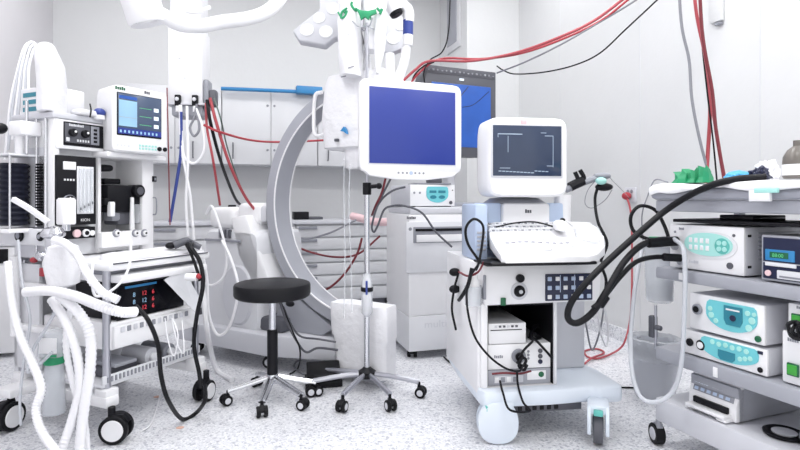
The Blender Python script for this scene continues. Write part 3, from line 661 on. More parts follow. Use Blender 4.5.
b.done('pink_marks', kb)
b = B(); b.ell((kx0+.25, -.1, dz(-.1)+.002), (.03, .025, .012), 'offwhite'); b.done('trackball', kb)
# tower behind the keyboard
b = B(); t0, t1, tz0, tz1 = ur(500, 226, 544, 205, .28); b.box(t0-.0, t1+.02, .24, .6, cz1-.01, U.q(500, 203, .26).z, 'white', .02); b.marks(3, .022, ((t0+t1)/2, .239, U.q(520, 213, .24).z), 'grey_dark')
a_ = U.q(476, 203, .24).x; b.box(a_+.02, t0+.0, .26, .36, cz1-.01, U.q(476, 203, .24).z, 'blue_pale', .01); e_ = U.q(566, 205, .24).x; b.box(t1+.02, e_, .26, .36, cz1+.02, U.q(560, 203, .24).z, 'blue_pale', .01)
pl0, pl1 = U.q(475, 230, .1).x, U.q(488, 230, .1).x; b.box(pl0, pl1, .1, .35, cz1, U.q(476, 204, .1).z, 'blue_pale', .012)
for k in range(5): b.box(pl0+.01, pl1-.012, .094, .102, cz1+.05+k*.02, cz1+.06+k*.02, 'grey', .001)
b.box(a_+.03, a_+.06, .25, .262, U.q(482, 216, .25).z, U.q(482, 211, .25).z, 'grey_dark', .003)
for k in range(6): b.box(a_+.02, a_+.07, .253, .262, cz1+.04+k*.018, cz1+.048+k*.018, 'grey_mid', .001)
b.done('rear_tower', U)
b = B(); nz = U.q(520, 203, .24).z; b.sec([(nz-.005, (t0+t1)/2, .4, .16, .14), (nz+.025, (t0+t1)/2, .4, .12, .1), (nz+.03, (t0+t1)/2, .4, .07, .07), (nz+.1, (t0+t1)/2, .38, .06, .06)], 'grey', 'z', p=4); b.done('monitor_neck', U)
# its monitor
mx0, mx1 = U.q(488.5, 150, .14).x, U.q(568, 150, .14).x; mz0, mz1 = U.q(520, 197, .14).z, U.q(520, 117, .14).z
mcx, mcz = (mx0+mx1)/2, (mz0+mz1)/2; hw, hh = (mx1-mx0)/2, (mz1-mz0)/2
b = B(); b.sec([(.142, mcx, mcz, hw-.03, hh-.03), (.14, mcx, mcz, hw-.012, hh-.012), (.15, mcx, mcz, hw-.002, hh-.002), (.17, mcx-.002, mcz, hw, hh), (.3, mcx-.005, mcz, hw, hh), (.36, mcx-.01, mcz, hw-.02, hh-.02), (.52, mcx-.01, mcz, hw-.09, hh-.07), (.56, mcx-.01, mcz, hw-.12, hh-.1)], 'white', 'y', p=9, n=64)
mon = b.done('monitor', U)
s0, s1 = U.q(492.5, 150, .14).x, U.q(561, 150, .14).x; v0, v1 = U.q(520, 176, .14).z, U.q(520, 125.5, .14).z
b = B(); b.box(s0-.008, s1+.008, .135, .146, v0-.008, v1+.008, 'grey_light', .004); b.box(s0, s1, .132, .14, v0, v1, 'scr_dark', .006)
def sl(x0, y0, x1, y1, t=.0011, m='scr_line', v=.132): 
    a, c = U.q(x0, y0, v), U.q(x1, y1, v); b.box(min(a.x, c.x)-t, max(a.x, c.x)+t, v-.002, v+.001, min(a.z, c.z)-t, max(a.z, c.z)+t, m, 0)
sl(498, 134, 522, 134); sl(508, 136, 508, 152); sl(498, 134, 498, 137); sl(545, 136, 553, 136); sl(553, 136, 553, 167); sl(541, 133, 546, 133)
for k in range(14): sl(499+k*3.6, 171+.2*k % 2, 501+k*3.6, 171+.2*k % 2, .002)
sl(500, 168, 510, 168); sl(547, 166, 553, 166)
b.done('screen', mon)
b = B(); q = U.q(524, 122, .135); b.box(q.x-.014, q.x+.014, .134, .142, q.z-.01, q.z+.01, 'pink', .002); b.done('badge', mon)
# probe bracket: black arm and clips reaching right
b = B(); bq = lambda x, y, v=.3: U.q(x, y, v)
b.tube([bq(566, 190), bq(580, 184), bq(596, 178)], .017, 'grey_mid', n=5); b.tube([bq(575, 184), bq(578, 180), bq(575, 172)], .012, 'black'); b.tube([bq(581, 183), bq(584, 178), bq(580, 170)], .012, 'black'); b.tube([bq(570, 187), bq(576, 184), bq(583, 181)], .026, 'black'); b.ell(bq(602, 176), (.05, .03, .02), 'grey_mid'); b.ell(bq(604, 187), (.05, .03, .022), 'black')
b.done('probe_arm', U)
# casters
def bigcaster(x, y, deg, shield):
    Tm = Matrix.Translation((x, y, 0)) @ Matrix.Rotation(math.radians(deg), 4, 'Z')
    b = B(Tm); 
    if shield:
        b.sec([(-.042, 0, .095, .08, .085), (-.038, 0, .095, .09, .092), (-.02, 0, .095, .092, .094)], 'shell', 'y', 2.4, 36); b.sec([(.02, 0, .095, .092, .094), (.04, 0, .095, .085, .085)], 'shell', 'y', 2.4, 36)
        b.prism([(-.06, .12), (.07, .12), (.07, .19), (-.05, .19)], -.035, .035, 'shell', 'xz', .006)
    else:
        for s_ in (-1, 1): b.prism([(-.07, .06), (.05, .06), (.07, .12), (.06, .185), (-.06, .185), (-.08, .12)], s_*.038-.008, s_*.038+.008, 'shell', 'xz', .004)
        b.box(-.06, .06, -.04, .04, .15, .19, 'shell', .006); b.box(-.085, -.06, -.02, .02, .15, .175, 'mint_dark', .006)
    c = b.done('caster', U); b = B(Tm); b.cyl((0, -.02, .075), (0, .02, .075), .073, 'grey_dark', seg=32); b.cyl((0, -.023, .075), (0, .023, .075), .045, 'grey_mid', seg=24); b.done('wheel', c)
g1 = U.l(G(497, 441)); g2 = U.l(G(598, 443))
bigcaster(g1.x, g1.y, -8, True); bigcaster(g2.x, g2.y, 62, False); bigcaster(.16, .56, 70, False); bigcaster(xw-.2, .56, 70, False)
b = B(); q = U.q(482, 376, -.0); b.box(-.0, .05, -.05, -.0, .2, .3, 'green', .01) if False else b.box(.0, .03, -.055, -.03, .145, .175, 'mint_dark', .006); b.done('brake_tab', U)
# gel holder and bottle on the left edge
q = U.q(477, 300, -.01)
b = B(); b.box(cx0-.004, cx0+.008, -.03, .02, cz0+.03, cz1-.05, 'grey_mid', .003); b.lathe([(.035, 0), (.038, .003), (.04, .09), (.036, .09), (.034, .006)], (cx0-.045, 0, cz0-.0), 'clear', 20); b.done('cup_holder', U)
gb = U.at(cx0-.045, 0, cz0+.012, name='gel_bottle', label='white bottle standing in the clear cup left of the console', cat='bottle')
b = B(); b.lathe([(.027, 0), (.029, .01), (.029, .1), (.014, .125)], m='white', seg=18); b.done('body', gb)
b = B(); b.lathe([(.014, .122), (.012, .145), (.005, .16)], m='offwhite', seg=14); b.done('cap', gb)
b = B(); 
for px, py in ((458, 272), (459, 289)):
    b = B(); q = U.q(px, py, .35); b.ell((xc0-.035, q.y, q.z), (.03, .02, .022), 'black'); b.cyl((xc0-.03, q.y, q.z), (xc0+.0, q.y, q.z), .008, 'grey_mid'); b.done('cable_hook', U)

# right side: white probe holder things on the deck
hx = U.at(U.q(566, 200, .26).x, .30, zk-.02, name='probe_cup', label='upright white probe cup at the right of the keyboard', cat='holder')
b = B(); b.lathe([(.03, 0), (.04, .02), (.045, .16), (.041, .16), (.036, .03)], m='white'); b.done('cup', hx)
hb = U.at(kx1-.11, .12, dz(.12)+.005, name='ultrasound_probe', label='white and clear probe lying on the right of the keyboard', cat='probe')
b = B(); b.sec([(-.07, 0, .025, .01, .008), (-.06, 0, .025, .03, .022), (0, .01, .03, .035, .027), (.05, .02, .03, .02, .018), (.09, .03, .03, .01, .01)], 'white', 'y', 2.5, 20); b.ell((.04, .03, .055), (.014, .014, .01), 'black'); b.done('handle', hb)
b = B(); b.tube([(.03, .09, .03), (.08, .1, .05), (.1, .02, .02), (.06, -.05, .02), (.0, -.08, .012)], .006, 'white'); b.done('lead', hb)
b = B(); T0 = U.M
b.T = U.M; b.sec([(zk-.09, kx1+.0, .0, .035, .06), (zk-.06, kx1+.0, .02, .05, .07), (zk-.03, kx1+.0, .04, .045, .06), (zk-.01, kx1-.0, .05, .02, .03)], 'clear', 'z', 3, 28, .02, 4)
b.done('plastic_wrap', None, 'crumpled clear plastic wrap on the right edge of the keyboard', 'plastic wrap')

# devices inside the cabinet
def dev_front(b, w, h, m='white'): b.box(0, w, 0, .01, 0, h, m, .003)
w_in = xi1-xi0
z3 = U.q(488, 387, .02).z; 
za, zb2, zc2, zd2 = zo0+.001, U.q(500, 369.5, .02).z, U.q(500, 344, .02).z, U.q(500, 323.5, .02).z
D1 = U.at(xi0+.006, .02, za, name='light_source', label='grey device with a green dot at the bottom of the ultrasound cabinet', cat='medical device')
W1 = w_in-.014
b = B(); b.box(0, W1, .01, .4, 0, zb2-za-.003, 'grey_mid', .003); b.done('body', D1)
b = B(); dev_front(b, W1, zb2-za-.003, 'grey'); b.box(.03, .17, -.005, 0, .012, .045, 'grey_light', .002); b.box(W1*.62, W1*.92, -.004, 0, .02, .062, 'white', .002); b.disc((W1*.84, -.004, .045), .013, 'green_dark', .006)
for k in range(4): b.box(.03+.03*k, .05+.03*k, -.008, -.004, .016, .04, 'grey_mid' if k % 2 else 'white', .003)
b.done('front_panel', D1)
D2 = U.at(xi0+.006, .02, zb2, name='endoscopy_unit', label='white device with a round socket in the middle of the ultrasound cabinet', cat='medical device')
h2 = zc2-zb2-.003
b = B(); b.box(0, W1, .01, .42, 0, h2, 'offwhite', .003); b.done('body', D2)
b = B(); dev_front(b, W1, h2); b.disc((W1*.48, 0, h2*.52), .034, 'grey_mid', .012, seg=28); b.disc((W1*.48, -.012, h2*.52), .02, 'black', .012, seg=20)
for k in range(3): b.disc((W1*.83, 0, h2*(.25+.22*k)), .011, 'grey_dark' if k else 'navy', .006)
for k in range(3): b.disc((W1*.64, 0, h2*(.4+.14*k)), .006, 'grey_mid', .004)
b.marks(5, .016, (.03, -.0, h2*.46), 'grey_mid'); b.done('front_panel', D2)
D3 = U.at(xi0+.008, .02, zc2, name='video_printer', label='small white video printer on top of the devices in the ultrasound cabinet', cat='printer')
W3 = U.q(526, 330, .02).x-xi0-.008; h3 = zd2-zc2
b = B(); b.box(0, W3, .01, .42, 0, h3, 'offwhite', .004); b.done('body', D3)
b = B(); dev_front(b, W3, h3); b.box(.01, W3-.02, -.003, 0, h3*.66, h3*.7, 'black', .001)
for k in range(6): b.box(.03+.02*k, .042+.02*k, -.004, 0, h3*.8, h3*.9, 'grey_dark' if k % 3 else 'grey_light', .001)
b.done('front_panel', D3)
def up(x, y, v): return U.M @ U.q(x, y, v)
cable('coiled_cable', 'dark bundle of cable heaped in the top right of the ultrasound cabinet', 'cable', [up(528, 341, .12), up(534, 334, .1), up(545, 342, .12), up(548, 330, .15), up(536, 326, .15), up(531, 338, .08), up(544, 341, .09), up(550, 340, .1)], .010, 'black')
cable('black_cable', 'black cable plugged into the round socket inside the cabinet', 'cable', [up(519, 358, -.02), up(524, 350, -.03), up(531, 343, -.02), up(535, 340, .0), up(545, 350, -.01), up(552, 358, .0)], .006, 'black')
cable('cable_loop', 'small tangle of black cable hanging at the round socket', 'cable', [up(517, 362, -.03), up(523, 366, -.03), up(526, 360, -.04), up(522, 358, -.03), up(519, 366, -.03), up(524, 370, -.03), up(527, 365, -.04)], .007, 'black')
cable('red_cable', 'red cable lying across the grey device in the cabinet', 'cable', [up(492, 374, -.01), up(505, 373, -.02), up(520, 373.5, -.01), up(531, 371, .0)], .005, 'wine')
cable('black_cable', 'black cable hanging from the cabinet devices over the machine base', 'cable', [up(500, 381, -.02), up(503, 393, -.09), up(510, 410, -.12), up(530, 411, -.1), up(523, 402, -.1), up(518, 385, -.03), up(517, 372, -.02)], .005, 'black')
cable('black_cable', 'long thin black cable hanging over the left side of the ultrasound cabinet', 'cable', [up(480, 262, -.1), up(469, 280, -.08), up(467, 305, -.08), up(474, 335, -.08), up(488, 355, -.08), up(505, 368, -.08), up(519, 371, -.06), up(524, 364, -.04)], .005, 'black')
cable('black_cable', 'black cable looped upright above the left console hook', 'cable', [up(480, 262, -.08), up(468, 244, -.08), up(466, 228, -.08), up(474, 219, -.08), up(483, 226, -.08), up(482, 245, -.08), up(479, 262, -.1), up(476, 270, -.08)], .006, 'black')
cable('black_cable', 'black cable hanging from the hooks on the left of the ultrasound machine', 'cable', [up(458, 275, .35), up(454, 290, .33), up(452, 310, .33), up(456, 330, .33)], .006, 'black')
cable('wine_cable', 'short dark red cable between the cable hook and the bottle', 'cable', [up(459, 272, .1), up(468, 276, .0), up(478, 272, -.04), up(484, 262, -.06)], .005, 'wine')
cable('black_cable', 'bunched black cable ends beside the lower hook', 'cable', [up(472, 268, -.03), up(468, 285, -.03), up(462, 296, .0), up(459, 300, .05)], .009, 'black')
cable('black_cable', 'thin black cable lying in an arc over the keyboard', 'cable', [up(496, 227, .1), up(515, 223, .12), up(535, 222, .14), up(555, 227, .12), up(566, 229, .1)], .004, 'black')
cable('black_cable', 'black cable hanging from the probe arm beside the keyboard', 'cable', [up(598, 186, .3), up(595, 200, .3), up(598, 222, .25), up(607, 243, .2), up(601, 262, .2), up(606, 280, .2), up(604, 300, .2)], .008, 'black')
b = B(); b.T = U.M; q = U.q(601, 181, .27); b.ell(q, (.03, .025, .02), 'mint'); b.done('blue_wrap', None, 'pale blue wrap around the tip of the probe arm', 'wrap')
cable('thin_wire', 'thin pale wire loop left of the probe arm tip', 'wire', [up(598, 178, .3), up(588, 190, .3), up(585, 203, .3), up(592, 208, .3), up(605, 200, .3), up(612, 190, .3)], .002, 'cable_grey')
cable('thin_wire', 'thin pale wire from the probe arm to the wall socket', 'wire', [up(608, 174, .3), P(612, 180, 3.2), P(622, 190, 3.8), P(630, 199, 4.0)], .002, 'cable_grey')
cable('grey_cable', 'thin grey cables looping behind the ultrasound machine wheels', 'cable', [P(580, 300, 2.9), P(586, 325, 2.95), P(592, 350, 3.0), P(600, 330, 3.0), P(605, 300, 3.0)], .005, 'cable_grey')
cable('white_cable', 'white cable hanging in a narrow loop behind the console', 'cable', [P(596, 300, 2.9), P(600, 330, 2.95), P(606, 346, 3.0), P(608, 330, 3.0), P(603, 300, 2.95)], .005, 'hose')

# ================================================================= WALL SOCKET
q = R.q(632, 194, xr, 0)
b = B(R.M); b.box(xr-.02, xr, q.y-.055, q.y+.055, q.z-.06, q.z+.05, 'grey_light', .004)
for k in range(2): b.cyl((xr-.024, q.y-.02+.04*k, q.z+.02), (xr-.018, q.y-.02+.04*k, q.z+.02), .014, 'grey_mid')
b.done('wall_socket', None, 'grey wall socket plate on the right wall', 'socket')
qw = R.w(xr-.05, q.y, q.z-.015)
def plug(b): b.ell(qw, (.035, .035, .03), 'red')
cable('red_cable', 'red cable plugged into the wall socket and coiled on the floor', 'cable', [qw, P(631, 215, 3.9), P(632, 260, 3.85), P(631, 310, 3.8), P(626, 338, 3.75), G(618, 350, .03), G(600, 358, .012), G(588, 357, .012), G(585, 351, .012), G(597, 349, .012), G(604, 353, .012), G(592, 358, .02), G(583, 365, .012)], .007, 'red_cable', extra=plug)
cable('black_cable', 'straight thin black cable lying on the floor before the waste bin', 'cable', [G(600, 388, .006), G(622, 387.5, .006), G(645, 388, .006)], .005, 'black')
# small holder on the wall
q = R.q(718, 15, xr, 0); b = B(R.M); b.box(xr-.03, xr, q.y-.05, q.y+.04, q.z-.05, q.z+.3, 'wall', .01); b.box(xr-.03, xr-.0, q.y-.04, q.y+.0, q.z-.07, q.z-.055, 'grey_mid', .003); b.done('wall_bracket', None, 'small white bracket high on the right wall', 'bracket')

# ================================================================= RIGHT TROLLEY
X = F((1.15, 2.38, 0), -68.4, 'equipment_trolley', 'grey steel trolley with four shelves of medical devices', 'trolley')
XL, XD = 1.05, .52
SH = ((1.05, 1.10, 'upper'), (.75, .80, 'u'), (.385, .444, 'm'), (.11, .215, 'l'))
for i, (a, c, _) in enumerate(SH):
    b = B(); 
    e = .0 if i else .0
    b.box(-.005, XL, 0, XD, a, c, 'grey' if i < 3 else 'grey_light', .008)
    if i in (1, 2): b.box(.12 if i == 1 else .28, .14 if i == 1 else .3, -.004, .0, a+.01, c-.01, 'white', .002)
    b.done('shelf', X)
for x in (.03, XL-.03):
    b = B(); b.box(x-.018, x+.018, XD-.04, XD-.004, .1, 1.06, 'grey', .004); b.done('post', X)
b = B(); b.box(XL-.02, XL, .04, XD-.04, .2, 1.05, 'grey', .004); b.done('end_panel', X)
for x, y, d in ((.005, .01, 158), (XL-.05, .05, 60), (.05, XD-.05, 80), (XL-.05, XD-.05, 80)): caster(X, x, y, .046, .03, d, top=.115, fm='grey_mid', wm='rubber', twin=False)
b = B(); q = X.q(672, 320, .0); b.box(.0, .03, -.03, .0, q.z-.03, q.z+.03, 'black', .005) if False else b.cyl((-.03, .03, .52), (.0, .03, .52), .012, 'grey_dark'); b.box(-.06, -.03, .015, .045, .47, .57, 'grey_dark', .006); b.cyl((-.03, .03, .42), (-.03, .03, .62), .006, 'steel'); b.done('clamp', X)
# mattress-like tray and drape on top
b = B(X.M); b.box(-.02, XL, -.02, XD+.01, 1.101, 1.15, 'cloth_grey', .02); b.done('padded_tray', None, 'grey padded tray on top of the equipment trolley', 'tray')
b = B(); n1, n2 = 26, 10; vs = []; fs = []
prof = [(-.032, 1.13), (-.034, 1.15), (-.028, 1.166), (-.01, 1.17), (.05, 1.168), (.15, 1.172), (.3, 1.17), (.45, 1.166), (XD+.02, 1.17), (XD+.03, 1.12)]
for i in range(n1+1):
    u = -.012+(XL+.02)*i/n1
    for k, (y, z) in enumerate(prof):
        h = z+.010*noise.noise(Vector((u*7, y*7, 0)))+.008*noise.noise(Vector((u*19, y*15, 3)))
        if k == 0: h = 1.143+.022*noise.noise(Vector((u*5, 0, 9)))-.03*(u < .0)
        vs.append(X.w(u, y, h if k else h-.004))
for i in range(n1):
    for k in range(len(prof)-1):
        a = i*len(prof)+k; fs.append((a, a+1, a+1+len(prof), a+len(prof)))
b.add(vs, fs, 'drape'); o = b.done('white_sheet', None, 'white paper sheet spread over the grey tray of the trolley', 'sheet', recalc=True)
so = o.modifiers.new('th', 'SOLIDIFY'); so.thickness = .003; sb_ = o.modifiers.new('sub', 'SUBSURF'); sb_.levels = 1; sb_.render_levels = 2
zt_ = 1.178
def crumple(name, label, cat, x, y, sx, sy, sz, m, seed, jit=.35, z=zt_, deg=0):
    t = bmesh.new(); bmesh.ops.create_icosphere(t, subdivisions=4, radius=1)
    for v in t.verts:
        d = v.co.copy(); f = 1+jit*noise.noise(d*2.2+Vector((seed, 0, 0)))+jit*.6*noise.noise(d*5+Vector((0, seed, 0)))
        zz = d.z*f; v.co = Vector((d.x*f*sx, d.y*f*sy, (max(zz, -.55)+.55)*sz))
    b = B(X.M @ Matrix.Translation((x, y, z)) @ Matrix.Rotation(math.radians(deg), 4, 'Z')); b.addbm(t, m); return b.done(name, None, label, cat, ang=25)
def xy(px, py, z):      # trolley-local spot on a shelf height
    w = G(px, py, z) if abs(py-200) > 1e-6 else None; return X.l(w)
# green cloths
def folded(name, label, px, yl, w, d, hh, seed, m):
    x = X.q(px, 180, yl).x; rnd = random.Random(seed); b = B(X.M @ Matrix.Translation((x, yl, zt_-.004)))
    rows = []
    n = 9
    for t in (0, .35, .7, 1):
        ring = []
        for k in range(n):
            a = 2*PI*k/n; f = (1-.45*t)*(1+rnd.uniform(-.28, .28)*(t > 0))
            ring.append(Vector((w*f*math.cos(a)+w*.3*t*rnd.uniform(-1, 1), d*f*math.sin(a), hh*t*(1+rnd.uniform(-.3, .3)*(t > .5)))))
        rows.append(ring)
    b.ring(rows, m); return b.done(name, None, label, 'cloth', ang=12)
folded('green_cloth', 'crumpled green cloth nearest the left corner of the trolley top', 683, .08, .05, .05, .055, 2, 'green')
folded('green_cloth', 'folded green cloth standing in the middle of the three', 695, .09, .028, .05, .055, 5, 'green')
folded('green_cloth', 'upright green cloth closest to the hanging cables', 705, .09, .02, .05, .062, 9, 'green')
crumple('blue_packet', 'flat bright blue packet on the trolley sheet', 'packet', X.q(738, 177, .12).x, .12, .045, .055, .026, 'blue_pack', 3, .15)
crumple('black_cloth', 'crumpled black lump beside the blue packet', 'cloth', X.q(760, 177, .12).x, .12, .03, .04, .03, 'navy', 8, .5)
crumple('paper_heap', 'crumpled white paper heap at the back of the trolley top', 'paper', X.q(768, 177, .22).x, .22, .035, .05, .05, 'drape', 4, .4)
b = B(X.M); b.box(.46, .535, -.052, -.036, 1.095, 1.135, 'white', .002); b.box(.48, .56, -.053, -.037, 1.125, 1.142, 'mint', .002); b.done('paper_label', None, 'small white and pale green label hanging on the tray edge', 'label')
bo = X.at(X.q(797, 170, .12).x, .12, 1.178, name='bottle', label='brown grey bottle with a white band at the right of the trolley top', cat='bottle')
b = B(); b.lathe([(.04, 0), (.045, .01), (.045, .06), (.043, .08), (.03, .105), (.012, .12), (.012, .14)], m='bottle_grey'); b.done('body', bo)
b = B(); b.lathe([(.0455, .012), (.0462, .014), (.0462, .05), (.0455, .052)], m='white'); b.done('band', bo)

def device(x, y, z, w, d, h, name, label, cat='medical device', body='white', face='white', rot=0):
    t = X.at(x, y, z+.006, rot, name=name, label=label, cat=cat)
    b = B(); b.box(0, w, .012, d, 0, h-.006, body, .006)
    for fx in (.03, w-.03):
        for fy in (.04, d-.04): b.cyl((fx, fy, -.005), (fx, fy, .002), .012, 'black')
    bo_ = b.done('body', t); return t, bo_
# camera unit with oval panel on second shelf
t, bo_ = device(.045, .03, .80, .34, .36, .195, 'camera_unit', 'white unit with a pale mint oval panel under the trolley top', body='grey_light')
b = B(); b.box(0, .34, 0, .014, 0, .189, 'white', .006); b.sec([(-.004, .195, .11, .12, .056), (.0, .195, .11, .12, .056)], 'white_matte', 'y', 2.2, 40); b.sec([(-.007, .19, .112, .108, .047), (-.002, .19, .112, .108, .047)], 'mint', 'y', 2.2, 40)
for k in range(4):
    for j in range(2): b.box(.105+k*.026, .12+k*.026, -.009, -.006, .086+j*.03, .106+j*.03, 'white', .003)
b.disc((.255, -.006, .11), .032, 'mint_dark', .003, seg=24)
for k in range(4): b.disc((.255+.017*math.cos(k*PI/2+PI/4), -.008, .11+.017*math.sin(k*PI/2+PI/4)), .010, 'mint', .004)
b.disc((.03, 0, .155), .005, 'grey_mid'); b.disc((.3, 0, .155), .006, 'grey_dark'); b.disc((.285, 0, .035), .013, 'grey_dark', .008)
b.disc((.03, 0, .095), .02, 'grey', .01); b.disc((.06, 0, .03), .018, 'grey', .01)
b.marks(4, .012, (.05, -.0, .165), 'grey_mid'); b.marks(6, .014, (.1, -.0, .028), 'grey_light'); b.done('front_panel', t)
b = B()
for k in range(7): b.box(.339, .344, .08, .34, .06+k*.017, .067+k*.017, 'grey', .001)
b.box(.34, .342, .02, .04, .15, .16, 'black', .001); b.box(.34, .342, .02, .04, .03, .04, 'black', .001); b.done('side_vent', t)
# black slab on it
b = B(X.M); b.box(.07, .66, .02, .32, 1.004, 1.018, 'black', .004); b.box(.26, .4, .06, .25, 1.018, 1.04, 'black_gloss', .004); b.done('black_tray', None, 'flat black tray lying on top of the mint panel unit', 'tray')
# video recorder
t, bo_ = device(.458, .02, .80, .4, .34, .172, 'video_recorder', 'black and silver video recorder with a green digital display', body='grey')
b = B(); b.box(0, .4, 0, .014, 0, .166, 'grey', .004); b.box(.008, .392, -.004, .004, .008, .158, 'navy', .003); b.box(.01, .39, -.006, -.003, .066, .07, 'grey', 0)
b.box(.018, .12, -.007, -.002, .075, .115, 'blue_bar', .002); b.box(.035, .1, -.0085, -.006, .085, .107, 'green_dark', .001); b.text('88:00', .018, (.045, -.009, .089), 'scr_green')
b.box(.018, .125, -.008, -.002, .055, .068, 'offwhite', .002); b.box(.06, .39, -.008, -.002, .012, .043, 'offwhite', .003); b.disc((.028, -.003, .028), .011, 'pink', .006); b.box(.07, .2, -.01, -.007, .018, .024, 'grey_mid', .001)
for k in range(6): b.box(.14+.03*k, .16+.03*k, -.008, -.002, .095, .108, 'white', .002); b.box(.14+.03*k, .16+.03*k, -.008, -.002, .06, .073, 'white', .002)
b.done('front_panel', t)
# two teal panel units
t, bo_ = device(.155, .02, .555, .315, .4, .155, 'light_unit', 'taller white unit with a half-round teal panel, upper of two', body='grey_light')
b = B(); b.box(0, .315, 0, .014, 0, .149, 'white', .006); b.prism(halfoval(.185, .085, .105, .05, .06, 20), -.005, .0, 'teal'); b.prism([(.16, .125), (.235, .125), (.235, .07), (.225, .05), (.17, .05), (.16, .07)], -.008, -.004, 'teal_dark', 'xz'); b.disc((.198, -.008, .08), .012, 'navy', .004); b.box(.17, .225, -.01, -.007, .108, .114, 'white', 0)
for (u, v, r_) in ((.1, .1, .01), (.105, .075, .012), (.125, .055, .01), (.26, .055, .013), (.272, .085, .013), (.255, .11, .01), (.28, .11, .008)): b.disc((u, -.005, v), r_, 'mint', .003)
b.disc((.04, 0, .085), .022, 'grey_mid', .012, seg=24); b.disc((.04, -.012, .085), .013, 'black', .004); b.disc((.293, 0, .022), .012, 'green_dark', .008)
b.done('front_panel', t)
t, bo_ = device(.115, .02, .444, .365, .4, .105, 'pump_unit', 'lower white unit with a teal panel and ring socket', body='grey_light')
b = B(); b.box(0, .365, 0, .014, 0, .099, 'white', .006); b.prism(halfoval(.215, .058, .12, .034, .045, 20), -.005, .0, 'teal'); b.prism([(.175, .055), (.245, .055), (.245, .03), (.235, .018), (.185, .018), (.175, .03)], -.008, -.004, 'teal_dark', 'xz')
for k in range(6): b.disc((.15+.028*k, -.005, .078-.003*(k % 2)), .010, 'mint', .003)
for k in range(3): b.disc((.265+.02*k, -.005, .04+.006*k), .009, 'mint', .003)
b.disc((.045, 0, .05), .016, 'black', .012); b.disc((.095, 0, .05), .021, 'black', .006, seg=24); b.disc((.095, -.006, .05), .014, 'white', .004)
b.disc((.34, 0, .02), .01, 'black', .006); b.box(.33, .35, -.004, 0, .078, .09, 'navy', .002); b.done('front_panel', t)
# two white boxes with green switches
t, bo_ = device(.525, .03, .444, .3, .36, .19, 'cold_light_unit', 'large white box with a green switch on the right of the third shelf')
b = B(); b.box(0, .3, 0, .014, 0, .184, 'white', .006); b.box(.02, .06, -.008, .0, .03, .075, 'green_dark', .003); b.box(.024, .056, -.012, -.004, .035, .07, 'green_switch', .003); b.marks(5, .014, (.02, 0, .15), 'grey_mid'); b.disc((.2, 0, .08), .03, 'grey_mid', .01); b.done('front_panel', t)
t, bo_ = device(.545, .03, .636, .3, .3, .1, 'power_supply', 'small white box with a green switch on top of the larger box')
b = B(); b.box(0, .3, 0, .014, 0, .094, 'white', .006); b.box(.015, .05, -.008, .0, .02, .06, 'green_dark', .003); b.box(.019, .046, -.012, -.004, .025, .055, 'green_switch', .003); b.marks(5, .012, (.03, 0, .078), 'grey_mid'); b.done('front_panel', t)
pts = []
for k in range(26):
    a = k*.8; pts.append(X.w(.60+.028*math.cos(a)+.002*k, -.01-.02*abs(math.sin(k*1.7)), .655+.028*math.sin(a)))
cable('cable_coil', 'black cable coiled over the two boxes with green switches', 'cable', pts, .007, 'black', n=3, seg=6)
# printer on bottom shelf
t, bo_ = device(.125, .05, .215, .215, .42, .14, 'printer', 'grey white printer with paper slot on the bottom shelf', 'printer', body='grey')
b = B(); b.prism([(.0, .0), (-.0, .06), (.03, .142), (.05, .142), (.05, 0)], 0, .215, 'white', 'yz', .006)
fr = Matrix.Translation((0, .0, .06)) @ Matrix.Rotation(math.radians(-20), 4, 'X')
def fb(x0, x1, z0, z1, m, t=.004):
    b.box(x0, x1, -t, .002, z0, z1, m, .001, M=fr)
fb(.02, .2, .012, .035, 'grey_mid'); fb(.02, .085, .045, .07, 'scr_white'); fb(.1, .15, .045, .075, 'offwhite'); fb(.155, .19, .055, .062, 'grey_mid')
for k in range(6): fb(.028+k*.028, .045+k*.028, .017, .03, 'blue_pale', .007)
b.box(.03, .185, -.012, .004, .025, .05, 'black', .003); b.done('front_panel', t)
b = B(); b.prism([(.015, .012), (.2, .012), (.2, .0), (.16, -.0), (.155, .008), (.055, .008), (.05, 0), (.015, 0)], -.04, .0, 'white', 'xz', .002); b.box(.02, .195, -.045, 0, .012, .024, 'white', .003); b.done('paper_tray', t)
b = B(X.M); b.lathe([(.06, .0), (.068, .003), (.07, .012), (.062, .016), (.05, .008), (0, .008)], (.47, .13, .2165), 'black', 32); b.lathe([(.04, .009), (.042, .014), (.0, .016)], (.47, .13, .2165), 'grey_light', 24); b.done('dish', None, 'round black dish with a pale centre on the bottom shelf', 'dish')
b = B(X.M); b.lathe([(.04, .0), (.045, .004), (.045, .045), (.041, .048), (.036, .045), (0, .044)], (.58, .12, .2165), 'chrome', 28); b.done('tin', None, 'round shiny tin at the right edge of the bottom shelf', 'tin')

# suction canister
q = P(659, 270, 2.62)
cn = F((q.x+.03, q.y, 0), 0, 'suction_canister', 'clear suction canister with a green lid hanging beside the trolley', 'canister')
zl, zh = cn.q(660, 302, 0).z, cn.q(660, 245, 0).z
cxp = cn.q(659.5, 270, 0).x
b = B(); b.lathe([(.05, zl), (.062, zl+.01), (.072, zh), (.068, zh), (.058, zl+.014), (0, zl+.014)], (cxp, 0, 0), 'clear', 28); b.lathe([(.0, zl+.016), (.055, zl+.016), (.061, zl+.1), (0, zl+.1)], (cxp, 0, 0), 'bag', 24); b.done('jar', cn)
b = B(); b.lathe([(.075, zh-.004), (.077, zh+.012), (.05, zh+.02), (0, zh+.022)], (cxp, 0, 0), 'white', 28); b.lathe([(.03, zh+.018), (.03, zh+.04), (0, zh+.042)], (cxp-.02, 0, 0), 'green', 16); b.done('lid', cn)
b = B(); b.box(cxp-.02, cxp+.02, .0, .1, zh-.02, zh, 'steel', .003); b.done('bracket', cn)
